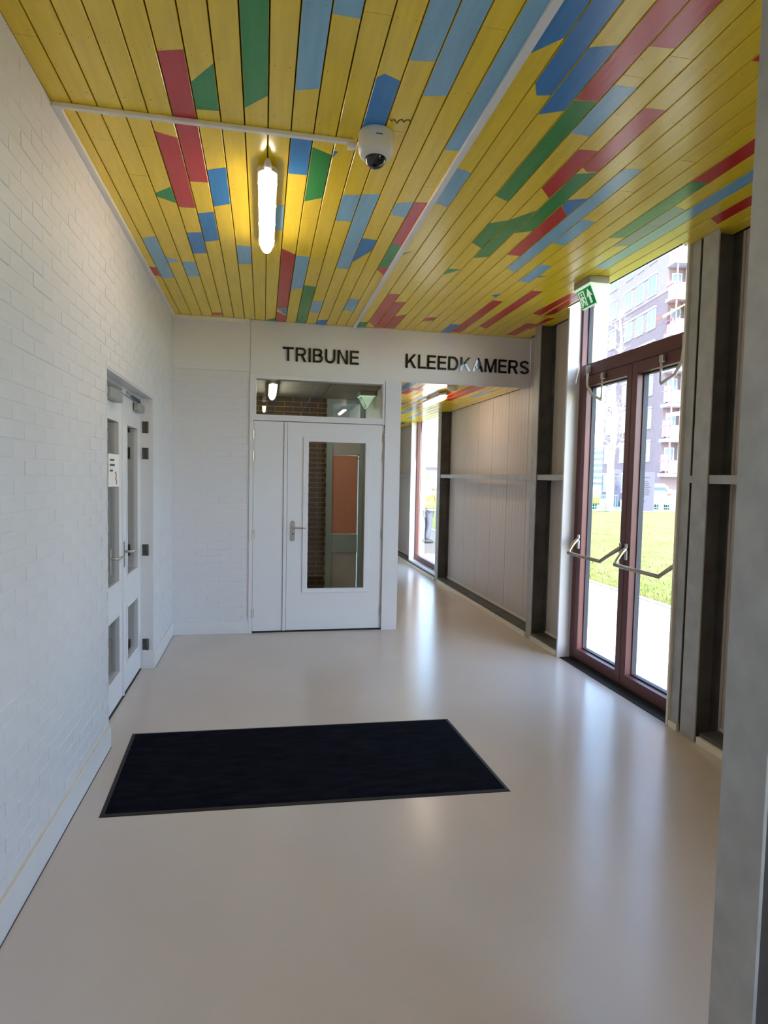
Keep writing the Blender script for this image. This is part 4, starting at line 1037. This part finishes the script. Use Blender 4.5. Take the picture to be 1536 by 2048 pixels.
# ---------------------------------------------------------------- cars
def car(loc, rz, paint, label, rear=False):
    o = empty('car', loc, None, rz); tag(o, label, 'car')
    side = [(-2.05, .32), (-2.12, .62), (-2.02, .80), (-1.2, .92), (-.55, 1.40), (-.1, 1.50), (.9, 1.50), (1.6, 1.32), (1.95, .98), (2.1, .9), (2.12, .40), (2.0, .28)]   # x: front is -x
    mb = MB(); W = .86
    secs = [(-W, .93, .0), (-W + .02, 1.0, 0), (-W * .6, 1.02, .02), (W * .6, 1.02, .02), (W - .02, 1.0, 0), (W, .93, 0)]
    vs = []; fs = []; n = len(side)
    for yy, sc_, dz in secs:
        for (a, z) in side:
            tum = 1 - max(0, z - .95) * .28
            vs.append((a * (sc_ if z < 1 else 1), yy * tum, z + dz))
    for i in range(len(secs) - 1):
        for k in range(n): fs.append((i*n+k, i*n+(k+1) % n, (i+1)*n+(k+1) % n, (i+1)*n+k))
    fs += [tuple(range(n)), tuple(range((len(secs)-1)*n, len(secs)*n))]
    mb.add(vs, fs); mb.build('body', paint, o, .03, True, 2)
    MB().prism([(-1.17, -.70, .95), (-.60, -.60, 1.37), (-.60, .60, 1.37), (-1.17, .70, .95)], (-.025, 0, .025)).build('windscreen', 'car_glass', o)
    MB().prism([(1.64, -.60, 1.29), (1.93, -.68, 1.0), (1.93, .68, 1.0), (1.64, .60, 1.29)], (.025, 0, .02)).build('rear_window', 'car_glass', o)
    for s in (-1, 1):
        MB().prism([(-.95, s*.85, .98), (-.5, s*.77, 1.34), (1.45, s*.77, 1.34), (1.75, s*.85, 1.0)], (0, s*.012, 0)).build('side_window', 'car_glass', o)
        for xx in (-1.32, 1.32):
            wh = MB().cyl((xx, s*.70, .17), (xx, s*.88, .17), .31, n=20).build('wheel', 'tyre', o)
            MB().cyl((xx, s*.88, .17), (xx, s*.892, .17), .20, n=16).build('hub', 'steel_brushed', wh)
        MB().box(-2.13, -2.0, s*.66 - .15, s*.66 + .15, .62, .76).build('headlight', 'plate_white', o, .02)
        MB().box(2.0, 2.14, s*.68 - .14, s*.68 + .14, .78, .96).build('tail_light', 'tail_red', o, .02)
    MB().box(-2.15, -2.1, -.45, .45, .52, .64).build('grille', 'tyre', o, .01); MB().box(-2.16, -2.10, -.27, .27, .38, .48).build('number_plate', 'plate_white', o)
    MB().box(2.10, 2.15, -.27, .27, .58, .69).build('number_plate', 'plate_white', o)
    MB().box(-2.15, -2.0, -.8, .8, .24, .34).build('bumper', 'tyre', o, .02)
    return o
car((18.35, 34.4, 0), math.radians(82), 'car_yellow', 'yellow car parked facing the lawn left of the birch')
car((23.3, 34.2, 0), math.radians(-112), 'car_white', 'white car with red tail light parked behind the right sign')
car((21.2, 40.0, 0), math.radians(80), 'car_blue', 'blue-grey car parked behind the yellow car')
vn = empty('delivery_van', (13.0, 47.5, 0), None, 0); tag(vn, 'white and yellow van seen through the corridor window', 'van')
MB().prism([(-3, -.95, .35), (3, -.95, .35), (3, -.95, 1.85), (-2.0, -.95, 1.85), (-2.9, -.95, 1.2)], (0, 1.9, 0)).build('body', 'car_white', vn, .05)
MB().box(-3.01, -.2, -.965, -.94, 1.35, 1.80).build('side_panel', 'hivis_yellow', vn)
for s in (-1, 1):
    for xx in (-1.9, 1.9): MB().cyl((xx, s*.80, .2), (xx, s*.97, .2), .34, n=18).build('wheel', 'tyre', vn)

# ---------------------------------------------------------------- information pylons and fence
def pylon(x0, x1, y, zt, label, seed):
    o = empty('sign_pylon', ((x0 + x1) / 2, y, 0)); tag(o, label, 'sign')
    w = (x1 - x0) / 2; rr_ = random.Random(seed)
    MB().box(-w, w, 0, .16, .0, zt).build('panel', 'pylon_purple', o, .008)
    z = zt - .22
    for L in [.10, .55, 0, .42, .52, .48, .62, .5, .6, .55, .5, .22, 0, .3, .22, 0, .2]:
        if L:
            mb = MB(); x = -w + .09; e = x + L * 2 * w
            while x < e: l = rr_.uniform(.03, .07); mb.box(x, min(x + l, e), -.008, .002, z, z + .045); x += l + .012
            stuff(mb.build('text_line', 'pylon_text', o))
        z -= .105
    MB().box(-w - .1, w + .1, -.1, .28, -.034, 0).build('plinth', 'kerb_light', o)
    return o
pylon(20.30, 21.17, 30.5, 2.14, 'wide lavender sign pylon with dark lines of text in front of the white car', 2)
pylon(21.61, 22.26, 35.5, 2.35, 'lavender sign pylon with text lines just right of the birch trunk', 3)
def fence(x0, x1, y, label):
    o = empty('fence', ((x0 + x1) / 2, y, 0)); tag(o, label, 'fence'); w = (x1 - x0) / 2
    for z in (.12, .78): MB().box(-w, w, -.015, .015, z, z + .04).build('rail', 'fence_green', o)
    n = int((x1 - x0) / .14); me = MB().box(-.011, .011, -.011, .011, -.02, .86).mesh('bar')
    for i in range(n + 1): link('bar', me, 'fence_green', o, loc=(-w + i * (2 * w) / n, 0, 0))
fence(21.6, 26.0, 31.9, 'low green bar fence in front of the white car'); fence(16.2, 19.9, 32.0, 'low green bar fence in front of the yellow car')

# ---------------------------------------------------------------- person beyond the corridor window
def skin_mesh(name, verts, edges, radii, root=0, lev=1):
    me = bpy.data.meshes.new(name); me.from_pydata(verts, edges, [])
    o = bpy.data.objects.new(name, me); COL.objects.link(o)
    md = o.modifiers.new('s', 'SKIN'); md.use_smooth_shade = True
    sub = o.modifiers.new('u', 'SUBSURF'); sub.levels = lev; sub.render_levels = lev
    for i, r in enumerate(radii): me.skin_vertices[0].data[i].radius = (r, r) if not isinstance(r, tuple) else r
    for i in range(len(verts)): me.skin_vertices[0].data[i].use_root = (i == root)
    bpy.context.view_layer.update()
    e = o.evaluated_get(bpy.context.evaluated_depsgraph_get()); m2 = bpy.data.meshes.new_from_object(e)
    bpy.data.objects.remove(o, do_unlink=True)
    for p_ in m2.polygons: p_.use_smooth = True
    return m2
pr = empty('person', (4.10, 15.1, -.05), None, math.radians(10)); tag(pr, 'person in yellow high-visibility jacket and grey trousers outside the corridor window', 'person')
J = dict(pel=(0, 0, .80), spi=(.05, 0, .98), che=(.11, 0, 1.13), nec=(.16, 0, 1.25), hea=(.19, 0, 1.35), top=(.20, 0, 1.42), sl=(.11, .16, 1.18), sr=(.11, -.16, 1.18), el=(.16, .22, .96), er=(.20, -.21, .97), wl=(.33, .17, .88), wr=(.36, -.15, .90),
         hl=(0, .085, .78), hr=(0, -.085, .78), kl=(.06, .095, .44), kr=(.02, -.10, .44), al=(.0, .10, .08), ar=(-.06, -.11, .08))
def sk(names, edges, rad, nm): 
    return skin_mesh(nm, [J[n] for n in names], [(names.index(a), names.index(b)) for a, b in edges], rad)
hand = {}
for s, w_ in (('l', J['wl']), ('r', J['wr'])):
    J['p' + s] = (w_[0] + .06, w_[1], w_[2] - .01)
    for f in range(4): J['f%s%d' % (s, f)] = (w_[0] + .12 + (.012 if f in (1, 2) else 0), w_[1] + (f - 1.5) * .019, w_[2] - .03); J['g%s%d' % (s, f)] = (w_[0] + .14, w_[1] + (f - 1.5) * .019, w_[2] - .06)
    J['t' + s] = (w_[0] + .07, w_[1] + (.04 if s == 'r' else -.04), w_[2] - .03)
nb_ = ['pel', 'spi', 'che', 'nec', 'hea', 'top', 'sl', 'sr', 'el', 'er', 'wl', 'wr', 'hl', 'hr', 'kl', 'kr', 'al', 'ar', 'pl', 'pr', 'tl', 'tr'] + ['%s%s%d' % (c, s, f) for c in 'fg' for s in 'lr' for f in range(4)]
eb = [('pel', 'spi'), ('spi', 'che'), ('che', 'nec'), ('nec', 'hea'), ('hea', 'top'), ('che', 'sl'), ('che', 'sr'), ('sl', 'el'), ('sr', 'er'), ('el', 'wl'), ('er', 'wr'), ('pel', 'hl'), ('pel', 'hr'), ('hl', 'kl'), ('hr', 'kr'), ('kl', 'al'), ('kr', 'ar'), ('wl', 'pl'), ('wr', 'pr'), ('pl', 'tl'), ('pr', 'tr')]
for s in 'lr':
    for f in range(4): eb += [('p' + s, 'f%s%d' % (s, f)), ('f%s%d' % (s, f), 'g%s%d' % (s, f))]
rb_ = [.11, .10, .11, .05, .085, .06, .05, .05, .036, .036, .026, .026, .07, .07, .048, .048, .035, .035, .032, .032, .009, .009] + [.009] * 16
link('body', sk(nb_, eb, rb_, 'body'), 'skin', pr)
nj = ['pel', 'spi', 'che', 'sl', 'sr', 'el', 'er', 'wl', 'wr']
link('jacket', sk(nj, [('pel', 'spi'), ('spi', 'che'), ('che', 'sl'), ('che', 'sr'), ('sl', 'el'), ('sr', 'er'), ('el', 'wl'), ('er', 'wr')], [(.15, .17), (.15, .16), (.14, .16), .075, .075, .058, .058, .045, .045], 'jacket'), 'hivis_yellow', pr)
nt2 = ['pel', 'hl', 'hr', 'kl', 'kr', 'al', 'ar']
link('trousers', sk(nt2, [('pel', 'hl'), ('pel', 'hr'), ('hl', 'kl'), ('hr', 'kr'), ('kl', 'al'), ('kr', 'ar')], [.125, .10, .10, .072, .072, .062, .062], 'trousers'), 'trousers_grey', pr)
for z in (.84, .99): MB().lathe([(.178, -.022), (.181, -.02), (.181, .02), (.178, .022)], (.02 + (z - .8) * .3, 0, z), 20).build('reflective_band', 'reflective_white', pr, 0, True)
for a in ('al', 'ar'):
    q = J[a]; MB().tube([(q[0] - .06, q[1], .045), (q[0] + .04, q[1], .05), (q[0] + .14, q[1], .035), (q[0] + .19, q[1], .03)], [.045, .05, .042, .02], 10).build('shoe', 'shoe_dark', pr, 0, True)
MB().lathe([(.02, .098), (.055, .085), (.085, .045), (.093, .0), (.088, -.02)], (.18, 0, 1.375), 18).build('hair', 'hair_light', pr, 0, True)
for s in (-1, 1):
    MB().lathe([(.003, -.011), (.011, 0), (.003, .011)], (.265, s * .03, 1.355), 8).build('eye', 'shoe_dark', pr)
    MB().lathe([(.006, -.025), (.014, 0), (.006, .025)], (.185, s * .088, 1.345), 8).build('ear', 'skin', pr)
MB().prism([(.268, -.012, 1.32), (.268, .012, 1.32), (.268, 0, 1.36)], (.022, 0, -.006)).build('nose', 'skin', pr)
MB().box(.262, .270, -.022, .022, 1.298, 1.305).build('mouth', 'ink_red', pr)
